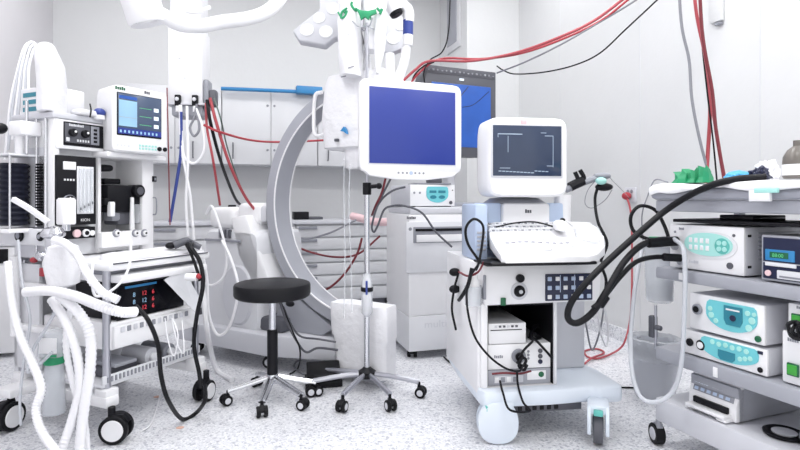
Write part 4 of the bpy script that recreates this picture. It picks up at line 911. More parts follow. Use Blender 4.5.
# waste bin
g = G(659, 400); wb = F((g.x, g.y+.05, 0), 0, 'waste_bin', 'grey round waste bin lined with a clear bag behind the trolley', 'waste bin')
b = B(); b.lathe([(.0, .004), (.1, .004), (.105, .02), (.128, .3), (.132, .31), (.124, .31), (.1, .02), (0, .018)], m='tube_clear', seg=32); b.done('body', wb)
b = B(); 
rg = []
for (r_, z_) in ((.1, .03), (.118, .2), (.124, .3), (.128, .335), (.14, .33), (.137, .27), (.133, .22)):
    rg.append([Vector((r_*(1+.05*noise.noise(Vector((math.cos(a)*4, math.sin(a)*4, z_*9))))*math.cos(a), r_*(1+.05*noise.noise(Vector((math.cos(a)*4, math.sin(a)*4, z_*9))))*math.sin(a), z_+.012*noise.noise(Vector((math.cos(a)*6, math.sin(a)*6, 5))))) for a in [2*PI*k/40 for k in range(40)]])
b.ring(rg, 'bag', cap=False); b.done('liner', wb)

# trolley cables
def plugx(*ps):
    def f(b):
        for (p0, p1, r_) in ps: b.cyl(p0, p1, r_, 'black')
    return f
fp = lambda x, y, dy: X.M @ X.q(x, y, dy)
cable('scope_cable', 'thick black cable arching off the trolley top, looping low and plugged in', 'cable', [fp(766, 177, .06), fp(752, 178, .03), fp(738, 179, -.01), fp(715, 184, -.05), fp(690, 195, -.06), fp(665, 211, -.06), P(640, 232, 2.24), P(610, 259, 2.2), P(587, 282, 2.15), P(571, 303, 2.15), P(568, 318, 2.15), P(577, 323, 2.15), P(592, 313, 2.15), P(606, 292, 2.15), P(624, 262, 2.2), P(642, 245, 2.25), P(660, 240, 2.28), fp(677, 240, .02)], .0135, 'black_soft', seg=12, extra=plugx((P(648, 243, 2.26), fp(677, 241, .02), .021)))
cable('scope_cable', 'black cable curving from the lower plug down beside the console', 'cable', [fp(679, 258, .02), P(655, 257, 2.3), P(636, 262, 2.25), P(620, 277, 2.2), P(608, 292, 2.17), P(600, 302, 2.15), P(593, 308, 2.14)], .0105, 'black_soft', seg=10, extra=plugx((P(663, 257, 2.28), fp(681, 258, .02), .017), (P(606, 296, 2.16), P(599, 306, 2.15), .019)))
cable('black_cable', 'thinner black cable bent in a round loop left of the trolley', 'cable', [P(670, 242, 2.35), P(664, 225, 2.38), P(655, 210, 2.4), P(640, 206, 2.4), P(631, 216, 2.4), P(633, 230, 2.4), P(645, 238, 2.38), P(658, 240, 2.36)], .008, 'black_soft')
cable('clear_tube', 'long clear tube looping from the mint panel unit down past the bin', 'tube', [fp(674, 239, -.01), P(683, 248, 2.22), P(685, 275, 2.2), P(684, 320, 2.2), P(681, 365, 2.2), P(672, 392, 2.22), P(655, 402, 2.25), P(640, 396, 2.3), P(632, 370, 2.35), P(631, 330, 2.4), P(636, 280, 2.4), P(643, 245, 2.45)], .0095, 'tube_clear', seg=10)
cable('thin_wire', 'thin white wire curling off the left corner of the trolley sheet', 'wire', [X.w(.02, .05, 1.18), P(655, 180, 2.45), P(648, 195, 2.45), P(642, 215, 2.45), P(643, 240, 2.5)], .003, 'cable_grey')

# ================================================================= ANAESTHESIA MACHINE
M_ = F((-1.33, 2.42, 0), 66, 'anaesthesia_machine', 'large white anaesthesia machine with gauges, tabletop and black rimmed castors', 'medical machine')
AW, AD = .58, .7
TY = .40
def mq(px, py, v, ax=1): return M_.q(px, py, v, ax)
# frame
for x, y in ((.02, .04), (AW-.02, .04), (.02, AD-.05), (AW-.02, AD-.05)):
    b = B(); b.cyl((x, y, .16), (x, y, .8), .018, 'steel', seg=20); b.box(x-.035, x+.035, y-.04, y+.04, .155, .23, 'white', .008); b.done('post', M_)
b = B(); b.box(-.02, .05, -.01, AD, .15, .2, 'white', .01); b.box(AW-.05, AW+.02, -.01, AD, .15, .2, 'white', .01); b.box(0, AW, AD-.1, AD-.04, .15, .19, 'white', .01); b.box(-.14, 0, .49, .61, .16, .2, 'white', .01); b.done('base_frame', M_)
for x, y, d, r_ in ((.0, -.02, -62, .064), (AW-.01, -.03, -168, .056), (-.1, .55, -165, .068), (AW-.02, AD-.04, 30, .055)):
    T_ = Matrix.Translation((x, y, 0)) @ Matrix.Rotation(math.radians(d), 4, 'Z')
    b = B(T_); b.cyl((0, 0, r_*1.6), (0, 0, .16), .016, 'black'); b.prism([(-r_*.3, r_*1.4), (-r_*.1, r_*2.1), (r_*.9, r_*2.0), (r_*1.3, r_*1.5), (r_*.8, r_*1.2)], -.018, .018, 'black', 'xz', .003)
    c = b.done('caster', M_)
    b = B(T_)
    for s_ in (-1, 1):
        b.cyl((.02, s_*.028-.011, r_), (.02, s_*.028+.011, r_), r_, 'rubber', seg=32); b.cyl((.02, s_*.04-.004, r_), (.02, s_*.04+.004, r_), r_*.74, 'white', seg=28); b.box(.005, .035, -.0, 0.0, r_, r_+.01, 'white', 0)
    b.box(-.0+.0, .04, -.03, .03, r_*.6, r_*1.4, 'black', .004)
    b.done('wheel', c)
# tabletop
b = B(); b.box(-.02, AW+.02, -.03, TY+.05, .775, .812, 'white', .012); b.box(.0, AW, -.034, -.028, .806, .812, 'grey_dark', 0)
b.done('tabletop', M_)
b = B(); b.box(.03, AW-.02, -.05, TY, .715, .75, 'white', .008); b.box(.02, AW-.03, .05, TY, .75, .772, 'grey_mid', .004); b.done('pull_out_shelf', M_)
b = B(); b.box(.02, AW-.02, .02, .5, .4, .53, 'white', .01); b.done('drawer_box', M_)
b = B(); b.box(.03, AW-.03, .0, .02, .41, .515, 'white', .006)
for k in range(12): b.box(.06+k*.035, .08+k*.035, -.006, .0, .48, .506, 'grey_mid' if k % 2 else 'grey_light', .003)
b.done('drawer', M_)
b = B(); b.box(-.01, AW, .03, .6, .235, .25, 'offwhite', .004); b.box(-.01, AW, .025, .035, .25, .29, 'offwhite', .003)
for k in range(26): b.box(.01+k*.021, .018+k*.021, .02, .026, .258, .282, 'grey_mid', 0)
b.done('lower_tray', M_)
b = B(); b.box(.0, .02, .5, AD, .25, .78, 'offwhite', .004); b.box(0, AW, AD-.03, AD, .2, 1.5, 'offwhite', .004); b.done('rear_panel', M_)
# tower
b = B(); b.box(0, .02, TY, AD-.03, .81, 1.5, 'grey_light', .003); b.box(AW-.08, AW, TY-.02, AD, .81, 1.34, 'white', .01); b.box(-.004, .024, TY-.02, TY+.06, .81, 1.5, 'white', .004)
b.box(-.015, .25, TY-.03, AD, 1.5, 1.53, 'grey_light', .006); b.box(.22, AW+.02, TY-.1, AD, 1.325, 1.355, 'white', .01); b.box(.02, .24, TY+.02, AD-.03, .82, 1.5, 'offwhite', .0)
b.cyl((-.012, TY+.1, .82), (-.012, TY+.1, 1.5), .006, 'chrome'); b.cyl((-.012, TY+.03, .82), (-.012, TY+.03, 1.5), .007, 'chrome')
tw = b.done('tower', M_)
# ventilator control unit
b = B(); y_ = TY-.03; b.box(.0, .255, y_, TY+.2, 1.352, 1.498, 'white', .008); b.box(.035, .248, y_-.004, y_, 1.37, 1.488, 'black', .002)
b.box(.04, .17, y_-.007, y_-.003, 1.385, 1.48, 'grey_dark', .001); b.box(.175, .222, y_-.007, y_-.003, 1.385, 1.48, 'grey_mid', .001)
b.marks(10, .014, (.06, y_-.007, 1.467), 'offwhite')
for k in range(4): b.box(.19, .208, y_-.01, y_-.006, 1.395+k*.02, 1.407+k*.02, 'black', .001)
for k in range(5): b.box(.1+k*.014, .108+k*.014, y_-.01, y_-.006, 1.392, 1.404, 'offwhite', .001)
b.box(.045, .062, y_-.01, y_-.006, 1.39, 1.41, 'offwhite', .002); un = b.done('ventilator_unit', M_)
for u in (.075, .14):
    b = B(); b.disc((u, y_-.006, 1.435), .02, 'black', .02, seg=20); b.disc((u+.006, y_-.026, 1.44), .006, 'white', .003); b.done('knob', un)
# flowmeter panel
b = B(); fx1 = .205; b.box(.0, fx1, TY-.035, TY+.1, .975, 1.32, 'black', .003)
b.box(.1, .19, TY-.039, TY-.034, 1.03, 1.27, 'offwhite', .002)
for k in range(4): b.cyl((.112+k*.021, TY-.045, 1.04), (.112+k*.021, TY-.045, 1.26), .006, 'clear', seg=10); b.box(.109+k*.021, .115+k*.021, TY-.052, TY-.046, 1.05+.01*k, 1.062+.01*k, 'grey_dark', 0)
b.box(.03, .095, TY-.039, TY-.034, 1.25, 1.29, 'white', .003)
for k in range(4): b.box(.035+.015*k, .042+.015*k, TY-.039, TY-.034, 1.195, 1.205, 'white', 0)
b.text('KION', .02, (.12, TY-.036, .992), 'white'); b.disc((.05, TY-.035, 1.0), .016, 'offwhite', .006)
fm = b.done('flowmeter_panel', M_)
b = B(); b.disc((.062, TY-.035, 1.09), .036, 'grey_mid', .006, seg=28); b.disc((.062, TY-.041, 1.09), .032, 'black', .003, seg=28); b.tube([(.062, TY-.046, 1.075), (.06, TY-.046, 1.115)], .003, 'white', n=2, seg=5)
b.done('pressure_gauge', fm)
b = B(); b.box(.02, fx1, TY-.03, TY+.05, .905, .962, 'black', .004); b.disc((.1, TY-.03, .932), .02, 'pink', .015); b.disc((.15, TY-.03, .932), .02, 'white', .012); b.disc((.15, TY-.042, .932), .011, 'black', .004); b.disc((.185, TY-.03, .93), .014, 'white', .01); b.done('valve_strip', M_)
b = B(); b.sec([(.98, .03, TY-.06, .03, .03), (.985, .03, TY-.06, .035, .035), (1.1, .03, TY-.06, .035, .035), (1.11, .03, TY-.06, .028, .028)], 'white', 'z', 4, 24); b.cyl((.03, TY-.06, .95), (.03, TY-.06, .985), .02, 'chrome'); b.done('absorber_cup', M_)
# open bay contents
b = B(); b.box(.26, .5, TY+.2, TY+.22, .82, 1.33, 'white', 0); b.box(.25, .5, TY+.0, AD-.05, .82, .9, 'white', .012)
b.box(.24, .26, TY, AD-.03, .82, 1.33, 'white', .003); b.done('open_bay', M_)
bq_ = lambda x, y: mq(x, y, TY+.02)
b = B(); a, c = bq_(105, 222), bq_(145, 185)
b.box(a.x, c.x-.01, TY+.0, TY+.15, a.z+.05, c.z-.005, 'black', .012); b.box(a.x+.08, c.x-.03, TY+.02, TY+.14, a.z-.02, a.z+.06, 'grey_dark', .01); q = bq_(134, 191); b.cyl((q.x, TY-.03, q.z), (q.x, TY+.06, q.z), .035, 'black', seg=24); b.cyl((q.x, TY-.034, q.z), (q.x, TY-.03, q.z), .022, 'grey_dark'); q = bq_(115, 182); b.box(q.x-.04, q.x+.06, TY+.05, TY+.15, q.z-.01, q.z+.02, 'black', .006)
q = bq_(102, 198); b.box(q.x-.0, q.x+.08, TY+.0, TY+.06, q.z-.04, q.z, 'black', .008)
b.box(q.x+.02, q.x+.05, TY-.02, TY+.01, q.z-.1, q.z-.02, 'white', .006); q = bq_(135, 213); b.cyl((q.x, TY+.02, q.z-.06), (q.x, TY+.02, q.z+.05), .03, 'clear', seg=20); q = bq_(117, 212); b.box(q.x-.03, q.x+.03, TY+.02, TY+.1, q.z-.05, q.z+.03, 'grey_mid', .01); b.done('absorber', M_, 'black breathing absorber block')
b = B(); q = bq_(127, 215); b.cyl((q.x, TY-.02, .87), (q.x, TY-.02, q.z+.1), .015, 'white', .01); b.done('white_spout', M_)
b = B(); q = bq_(106, 168); b.box(q.x-.03, q.x+.035, TY+.0, TY+.1, q.z-.018, q.z+.018, 'black', .015); b.done('black_handle', M_)
b = B(); b.box(.22, .52, TY-.06, TY+.0, .845, .93, 'white', .012); kbp = b.done('knob_rail', M_)
for px in (116, 135, 144):
    q = mq(px, 233, TY-.06); b = B(); b.disc((q.x, TY-.06, q.z), .022, 'grey_mid', .008, seg=20); b.disc((q.x, TY-.068, q.z), .015, 'white', .01, seg=18); b.disc((q.x, TY-.078, q.z), .006, 'black', .003); b.done('knob', kbp)
b = B(); q = mq(154, 179, TY-.02); b.box(q.x-.014, q.x+.014, TY-.026, TY-.018, q.z-.016, q.z+.016, 'black', .002); b.box(q.x-.003, q.x+.006, TY-.03, TY-.025, q.z-.008, q.z+.008, 'grey_mid', 0); b.done('side_switch', M_); b = B(); q = mq(156, 206, TY-.02); b.tube([(q.x-.02, TY-.02, q.z+.05), (q.x-.02, TY-.045, q.z+.04), (q.x-.02, TY-.045, q.z-.04), (q.x-.02, TY-.02, q.z-.05)], .004, 'grey_mid', n=4); b.done('side_handle', M_)
# left bellows with rack
bx, by = mq(14, 195, -.06, 0).x, mq(14, 195, -.06, 0).y
by = min(by, AD+.02)
zt1, zt0 = mq(14, 163, -.06, 0).z, mq(14, 226, -.06, 0).z
b = B(); prof = [(0, zt0)]
nrib = 12
for k in range(nrib): 
    z = zt0+(zt1-zt0)*k/nrib; prof += [(.058, z+.003), (.066, z+(zt1-zt0)/nrib*.45), (.056, z+(zt1-zt0)/nrib*.9)]
prof.append((0, zt1)); b.lathe(prof, (-.06, by, 0), 'bellows', 28); b.done('bellows', M_, 'dark ribbed bellows')
b = B(); 
for k in range(22): z = zt0+(zt1-zt0)*k/22; b.box(-.02+.0, -.005, by-.14, by-.1, z+.002, z+.011, 'black', .001)
b.box(-.03, -.0, by-.15, by-.06, zt0-.03, zt0-.005, 'grey_dark', .003); b.box(-.14, .0, by-.1, by+.08, zt0-.03, zt0-.01, 'white', .004); b.box(-.14, .0, by-.1, by+.08, zt1+.03, zt1+.04, 'offwhite', .003)
for d_ in (-.09, .07): b.cyl((-.13, by+d_, zt0-.02), (-.13, by+d_, zt1+.035), .005, 'chrome')
b.done('scale_rack', M_)
b = B(); b.box(-.1, .0, by-.12, by-.02, zt1+.13, zt1+.2, 'white', .01); b.cyl((-.06, by-.05, zt1+.035), (-.06, by-.05, zt1+.14), .02, 'white'); b.cyl((-.06, by-.1, zt1+.04), (-.06, by-.1, zt1+.3), .008, 'chrome'); q = mq(3, 127, -.08, 0); b.ell((-.09, by+.06, zt1+.17), (.03, .04, .028), 'black'); b.done('gas_block', M_)
# strip below with gauges
b = B(); q0 = mq(97, 236, -.02, 0); b.box(-.05, .0, TY-.02, AD+.05, .88, .96, 'offwhite', .006)
for px, r_ in ((20, .03), (41, .022)):
    q = mq(px, 235, -.052, 0); b.cyl((-.05, q.y, .925), (-.062, q.y, .925), r_, 'black', seg=24); b.cyl((-.062, q.y, .925), (-.066, q.y, .925), r_*.5, 'grey_mid', seg=16)
b.done('gauge_strip', M_)
b = B(); b.box(-.02, .0, .3, AD, .66, .69, 'white', .006); b.box(-.03, .02, .35, AD-.02, .45, .48, 'white', .006); b.cyl((-.03, AD-.06, .42), (-.03, AD-.06, .82), .02, 'white'); b.done('side_rail', M_)
b = B()
for px, py, c_ in ((45, 258, 'grey_mid'), (34, 260, 'red'), (38, 256, 'grey_light')):
    q = mq(px, py, -.06, 0); b.ell((-.06, q.y, q.z), (.018, .018, .014), c_)
q = mq(44, 272, -.06, 0); b.box(-.075, -.045, q.y-.015, q.y+.015, q.z-.02, q.z+.02, 'red', .004); q = mq(42, 256, -.05, 0); b.ell((-.05, q.y, q.z), (.03, .035, .025), 'chrome'); b.done('gas_valve', M_, 'chrome valve with red caps')

# monitor on the shelf
w0 = P(113, 151, 2.74)
Q = F((w0.x, w0.y, w0.z), 57, 'patient_monitor', 'white patient monitor with a blue and dark screen on the anaesthesia machine', 'monitor')
mw = Q.q(168, 120, 0).x; mh = Q.q(113, 83.5, 0).z; 
b = B(); b.sec([(0, mw/2, mh/2, mw/2-.01, mh/2-.008), (.01, mw/2, mh/2, mw/2, mh/2), (.05, mw/2, mh/2, mw/2, mh/2), (.16, mw/2-.004, mh/2+.002, mw/2-.008, mh/2-.008), (.2, mw/2-.01, mh/2, mw/2-.03, mh/2-.03)], 'white', 'y', 14, 56)
b.box(.02, mw-.02, .02, .16, -.0, .02, 'offwhite', .006)
b.done('housing', Q)
s0, s1, v1, v0 = Q.q(117.5, 110, 0).x, Q.q(160.5, 110, 0).x, Q.q(118, 92.5, 0).z, Q.q(118, 134, 0).z
b = B(); b.box(s0-.004, s1+.004, -.004, .004, v0-.004, v1+.004, 'black', .002); b.box(s0, s1, -.006, .002, v0+.034, v1, 'scr_grey', .001)
sw = s1-s0; sh = v1-v0
b.box(s0+.004, s0+sw*.42, -.008, -.004, v0+.045, v1-.035, 'scr_sky', 0); b.box(s0+.004, s0+sw*.42, -.008, -.004, v1-.028, v1-.012, 'scr_blue2', 0)
b.box(s0, s1, -.008, -.004, v0+.004, v0+.034, 'scr_blue', 0)
for k in range(10): b.box(s0+.008+k*(sw-.02)/10, s0+.008+k*(sw-.02)/10+.009, -.010, -.006, v0+.01, v0+.024, 'scr_sky', 0)
for k in range(3): b.box(s0+sw*.48, s0+sw*.76, -.008, -.004, v0+.06+k*.045, v0+.0625+k*.045, 'scr_green', 0); b.box(s0+sw*.82, s0+sw*.93, -.008, -.004, v0+.05+k*.045, v0+.07+k*.045, 'scr_white', 0)
b.box(s0+.004, s0+sw*.4, -.009, -.006, v0+.09, v0+.093, 'scr_line', 0)
b.done('screen', Q)
b = B()
for k in range(4): b.disc((mw*.08+k*.02, 0, .035), .006, 'offwhite', .003)
for k in range(6): b.box(mw*.45+k*.018, mw*.45+k*.018+.011, -.004, 0, .02, .03, 'mint', .001); b.box(mw*.45+k*.018, mw*.45+k*.018+.011, -.004, 0, .036, .046, 'mint', .001)
b.done('controls', Q); b = B(); b.marks(5, .02, (.012, 0, mh-.026), 'green_dark'); b.marks(3, .02, (mw*.55, 0, mh-.024), 'grey_dark'); b.done('lettering', Q)
for u_ in (mw-.055, mw-.022): b = B(); b.disc((u_, 0, .03), .012, 'black', .012); b.done('knob', Q)
# vital-signs box under the table
yv = .02
a, c = mq(116, 305, yv), mq(166, 285, yv)
vs_ = M_.at(.06, yv, .532, name='vital_signs_unit', label='black display unit with blue and red figures under the pull-out shelf', cat='monitor')
b = B(); b.box(0, .4, .01, .3, 0, .165, 'black', .01); b.done('body', vs_)
b = B(); b.box(0, .4, 0, .012, .0, .165, 'black_gloss', .004); b.box(.04, .22, -.004, 0, .145, .156, 'blue_bar', 0)
for k in range(3): b.text('8', .03, (.08, -.003, .1-.035*k), 'scr_sky'); b.text('12', .03, (.13, -.003, .1-.035*k), 'scr_red' if k != 1 else 'scr_sky'); b.text('6', .03, (.19, -.003, .1-.035*k), 'scr_red')
b.done('display', vs_)
# things on the lower tray
for (x, y, r_, lb, m) in ((.3, .15, .045, 'pale round bottle lying on the lower tray of the machine', 'grey_light'), (.42, .16, .04, 'grey bottle lying at the right of the lower tray', 'grey_mid')):
    b = B(M_.M); b.cyl((x, y-.08, .252+r_), (x, y+.1, .252+r_), r_, m, seg=20); b.cyl((x, y-.1, .252+r_), (x, y-.08, .252+r_), r_*.5, 'offwhite'); b.done('bottle', None, lb, 'bottle')
b = B(M_.M); b.box(.06, .22, .08, .3, .252, .3, 'grey_dark', .006); b.box(.08, .2, .06, .26, .3, .318, 'grey', .004); b.done('box', None, 'flat dark box on the left of the lower tray', 'box')
# paper leaflet hanging at right side
b = B(M_.M)
q = [M_.q(x, y, -.04) for x, y in ((165, 280), (182, 268), (198, 298), (192, 312))]
b.add([(p.x, -.035-.01*i, p.z) for i, p in enumerate(q)]+[(p.x, -.03-.01*i, p.z) for i, p in enumerate(q)], [(0, 1, 2, 3), (7, 6, 5, 4), (0, 4, 5, 1), (1, 5, 6, 2), (2, 6, 7, 3), (3, 7, 4, 0)], 'offwhite')
b.done('folder', None, 'tilted pale folder hanging at the right end of the shelves', 'folder')
# cloth on tabletop & small clutter
def onT(px, py, z=.812): return M_.l(G(px, py, z))
b = B(M_.M); b.sec([(.813, .3, .1, .24, .1), (.83, .3, .1, .23, .1), (.838, .3, .1, .18, .07)], 'drape', 'z', 4, 40, .012, 2); b.done('white_cloth', None, 'white cloth lying on the anaesthesia machine tabletop', 'cloth')
b = B(M_.M); b.tube([(.4, .03, .86), (.45, .0, .88), (.5, .02, .87), (.54, -.02, .84)], (.022, .016), 'grey_dark', seg=12); b.ell((.39, .04, .86), (.03, .025, .018), 'black'); b.done('face_mask', None, 'dark grey hose elbow lying at the right end of the tabletop', 'hose end')
# top clutter
tb = M_.at(.06, .475, 1.531, name='supply_box', label='white box with teal stripes on top of the anaesthesia machine', cat='box')
b = B(); b.box(-.06, .14, 0, .17, 0, .13, 'white_matte', .004)
for k in range(3): b.box(-.0615, -.0595, .01, .15, .012+.036*k, .034+.036*k, 'teal_dark', 0)
b.done('box_body', tb)
bx_ = mq(52, 80, .43).x; b = B(M_.M); b.sec([(1.532, bx_, .43, .055, .05), (1.55, bx_, .43, .058, .052), (1.68, bx_-.005, .43, .058, .052), (1.76, bx_-.01, .43, .05, .045), (1.84, bx_-.025, .44, .04, .035), (1.855, bx_-.025, .44, .025, .02)], 'drape', 'z', 3, 40, .02, 6); b.done('paper_bag', None, 'tall crumpled white bag standing on the anaesthesia machine', 'bag')
b = B(M_.M); b.box(.16, .3, .42, .6, 1.36+.0, 1.62, 'white_matte', .01) if False else b.box(.14, .24, .5, .66, 1.531, 1.68, 'white_matte', .01); b.done('carton', None, 'small white carton behind the tall white bag', 'carton')
b = B(M_.M); b.box(.1, .22, .34, .42, 1.531, 1.56, 'white', .01); b.done('paper_pack', None, 'flat white pack in front of the tall white bag', 'pack')
o_ = P(99.5, 113, 2.76); b = B(); b.ell((o_.x, o_.y, o_.z), (.03, .03, .026), 'blue'); b.cyl((o_.x, o_.y, o_.z-.035), (o_.x, o_.y, o_.z-.01), .026, 'white'); b.done('blue_ball', None, 'small blue round ball beside the patient monitor', 'ball')
b = B(); b.tube([P(90, 104, 2.7), P(91, 110, 2.68), P(90, 117, 2.66)], .004, 'black'); b.done('clip', None, 'thin black clip standing on the ventilator unit', 'clip')
# corrugated hoses on top left
gg = None
for k, (dx, top, bot, lb) in enumerate(((0, 45, 160, 'outermost'), (3, 50, 150, 'second outermost'), (7, 44, 140, 'third outermost'), (10, 54, 128, 'middle'), (14, 47, 124, 'third innermost'), (17, 56, 116, 'second innermost'), (21, 50, 110, 'innermost'))):
    cable('breathing_hose', lb+' of the looped thin white hoses over the left of the anaesthesia machine', 'hose', [P(38+k*1.2, 72+k*2, 2.95), P(36+k, top+6, 2.9), P(31+k*.8, top-2, 2.88), P(24+dx*.4, top+3, 2.86), P(17+dx*.55, 72, 2.85), P(10+dx*.9, 105, 2.84), P(5+dx*1.05, bot, 2.83)], .0065, 'tube_clear' if k % 2 else 'hose', seg=8, n=8)
# breathing bag and hoses in front left
b = B(); bg = P(63, 262, 2.35); b.sec([(bg.z-.115, bg.x, bg.y, .03, .03), (bg.z-.1, bg.x, bg.y, .06, .05), (bg.z, bg.x, bg.y, .068, .058), (bg.z+.07, bg.x, bg.y, .055, .05), (bg.z+.085, bg.x-.0, bg.y, .025, .02)], 'drape', 'z', 3.5, 32, .01, 7)
b.done('canister_bag', None, 'white soft breathing bag hanging left of the drawer unit', 'bag')
vm = P(53, 236, 2.36); b = B(); b.lathe([(.03, -.05), (.032, -.01), (.048, .0), (.05, .012), (.035, .035), (.0, .045)], vm, 'chrome', 24); b.cyl(vm+Vector((0, 0, -.1)), vm+Vector((0, 0, -.04)), .02, 'chrome'); b.cyl(vm+Vector((.01, 0, -.06)), vm+Vector((.07, -.03, -.07)), .014, 'white'); b.done('breathing_valve', None, 'chrome dome valve above the white breathing bag', 'valve')
b = B(); b.tube([P(13, 199, 2.3), P(30, 209, 2.3), P(48, 222, 2.32)], .0135, 'white', seg=4, n=4); b.done('measuring_stick', None, 'white flat stick leaning up left from the chrome valve', 'stick')
def h(lb, pts, r_=.017): cable('breathing_hose', lb, 'hose', pts, r_, 'hose', seg=10, n=14, rib=.16)
h('white ribbed hose bending over the breathing bag and down right', [P(55, 240, 2.3), P(66, 244, 2.25), P(78, 256, 2.2), P(88, 275, 2.15), P(102, 292, 2.12), P(118, 300, 2.12)], .018)
h('white ribbed hose lying across the drawers to the dark display', [P(26, 292, 2.3), P(50, 291, 2.25), P(75, 296, 2.2), P(98, 305, 2.15), P(120, 312, 2.14), P(135, 312, 2.2)], .022)
h('long white ribbed hose falling to the floor left of the near castor', [P(60, 296, 2.25), P(78, 312, 2.2), P(90, 335, 2.2), P(90, 370, 2.2), P(84, 410, 2.2), P(80, 446, 2.2), P(82, 470, 2.2)], .022)
h('white ribbed hose curving inward beside the clear canister', [P(52, 300, 2.3), P(66, 322, 2.22), P(76, 350, 2.2), P(80, 385, 2.2), P(72, 420, 2.2), P(62, 450, 2.18), P(56, 480, 2.15)], .02)
h('thick white ribbed hose swinging from upper left to the floor', [P(8, 262, 2.4), P(12, 300, 2.35), P(20, 335, 2.3), P(32, 362, 2.25), P(41, 388, 2.2), P(36, 410, 2.18), P(42, 432, 2.15), P(56, 452, 2.12), P(64, 470, 2.1)], .018)
h('white ribbed hose hanging straight behind the other hoses', [P(72, 300, 2.3), P(66, 340, 2.28), P(72, 380, 2.25), P(84, 420, 2.25), P(88, 455, 2.25)], .014)
cable('thin_tube', 'thin clear tube hanging at the far left of the machine', 'tube', [P(18, 240, 2.45), P(22, 280, 2.4), P(30, 320, 2.4), P(24, 360, 2.38), P(20, 400, 2.36), P(21, 425, 2.36)], .006, 'tube_clear')
cable('thin_tube', 'thin clear tube curving over the green capped canister', 'tube', [P(62, 300, 2.35), P(45, 330, 2.35), P(33, 350, 2.35), P(28, 372, 2.35), P(42, 362, 2.33), P(52, 352, 2.33)], .007, 'tube_clear')
cable('thin_tube', 'thin white tube hanging over the front of the tabletop', 'tube', [P(131, 240, 2.4), P(130, 262, 2.38), P(124, 278, 2.36), P(112, 290, 2.34), P(96, 296, 2.32), P(92, 280, 2.3), P(93, 262, 2.32)], .006, 'hose')
# clear canister with green cap
q = P(54, 385, 2.42)
cc = F((q.x, q.y, 0), 0, 'suction_jar', 'clear tapered jar with a green cap hung on the machine', 'jar')
z0_, z1_ = cc.q(54, 413, 0).z, cc.q(54, 362, 0).z
b = B(); b.lathe([(0, z0_), (.045, z0_), (.05, z0_+.01), (.038, z1_), (.03, z1_), (.044, z0_+.012)], m='clear', seg=24); b.lathe([(0, z0_+.005), (.045, z0_+.005), (.042, z0_+.09), (0, z0_+.09)], m='bag', seg=20); b.done('jar', cc)
b = B(); b.lathe([(.042, z1_-.005), (.044, z1_+.02), (.04, z1_+.03), (0, z1_+.03)], m='green', seg=24); b.done('cap', cc, 'green cap')
b = B(); b.sec([(z1_+.03, 0, 0, .05, .04), (z1_+.035, 0, 0, .06, .045), (z1_+.14, -.0, 0, .05, .04), (z1_+.15, 0, 0, .035, .03)], 'clear', 'z', 5, 28); b.box(-.04, .04, -.045, -.04, z1_+.05, z1_+.12, 'white', .003); b.box(.0, .04, -.048, -.044, z1_+.035, z1_+.045, 'green', 0); b.done('upper_chamber', cc)
# blood pressure black cable
cable('black_cable', 'black cable arching from the tabletop down behind the right castor', 'cable', [M_.w(.5, 0, .86), P(190, 246, 2.75), P(200, 262, 2.72), P(203, 285, 2.7), P(197, 315, 2.7), P(194, 345, 2.72), P(199, 372, 2.72), P(201, 388, 2.7)], .011, 'black_soft')
cable('black_cable', 'short black cable hanging beside the pull-out shelf', 'cable', [P(186, 244, 2.75), P(192, 256, 2.74), P(197, 270, 2.72), P(200, 281, 2.72)], .008, 'black_soft')
cable('black_cable', 'long black cable looping from the display unit almost to the floor', 'cable', [P(136, 306, 2.38), P(148, 320, 2.36), P(158, 345, 2.36), P(161, 375, 2.38), P(168, 400, 2.42), G(182, 419, .02), G(196, 413, .02), P(205, 400, 2.6), P(205, 385, 2.68)], .010, 'black_soft')
b = B(); q = P(118, 243, 2.6); 
cable('white_cable', 'tangle of thin white leads hanging under the shelf ends', 'cable', [P(165, 318, 2.55), P(168, 340, 2.55), P(174, 356, 2.55), P(178, 335, 2.56), P(172, 318, 2.58), P(178, 345, 2.56), P(184, 352, 2.58), P(182, 320, 2.6)], .003, 'hose', n=5)
cable('white_cable', 'thin white lead trailing across the floor left of the loop', 'cable', [G(160, 395, .01), G(156, 410, .008), G(150, 425, .008), G(140, 432, .008)], .004, 'hose')
b = B(); q = P(192, 277, 2.7); b.cyl(q+Vector((-.03, 0, 0)), q+Vector((.03, -.01, .0)), .02, 'white'); b.cyl(q+Vector((.03, -.01, 0)), q+Vector((.045, -.01, .01)), .014, 'red'); b.done('red_valve', None, 'white and red hose valve at the end of the pull-out shelf', 'valve')
# pale blots on the floor
for (px, py, lb) in ((157, 397, 'small pale orange scrap on the floor further back'), (180, 428, 'small pale orange scrap on the floor near the cable loop')):
    g = G(px, py); b = B(); b.sec([(.001, g.x, g.y, .018, .012), (.003, g.x, g.y, .02, .014), (.006, g.x, g.y, .01, .008)], 'blood', 'z', 2.3, 16, .004, px); b.done('scrap', None, lb, 'scrap')
# cabinet at far left
q = P(16, 300, 3.7)
Lc = F((q.x, q.y, 0), 16.7, 'side_cabinet', 'white cabinet with a black handle slot at the far left edge', 'cabinet')
b = B(); b.box(-.2, 0, 0, .4, .03, .78, 'white', .02); b.box(-.205, .005, -.01, .41, .78, .81, 'offwhite', .008); b.done('body', Lc)
b = B(); b.box(-.1, -.045, -.008, .0, .66, .76, 'black', .01); b.done('handle_slot', Lc)
b = B(); b.box(-.18, -.02, -.004, .0, .08, .64, 'white', .004); b.done('door', Lc)

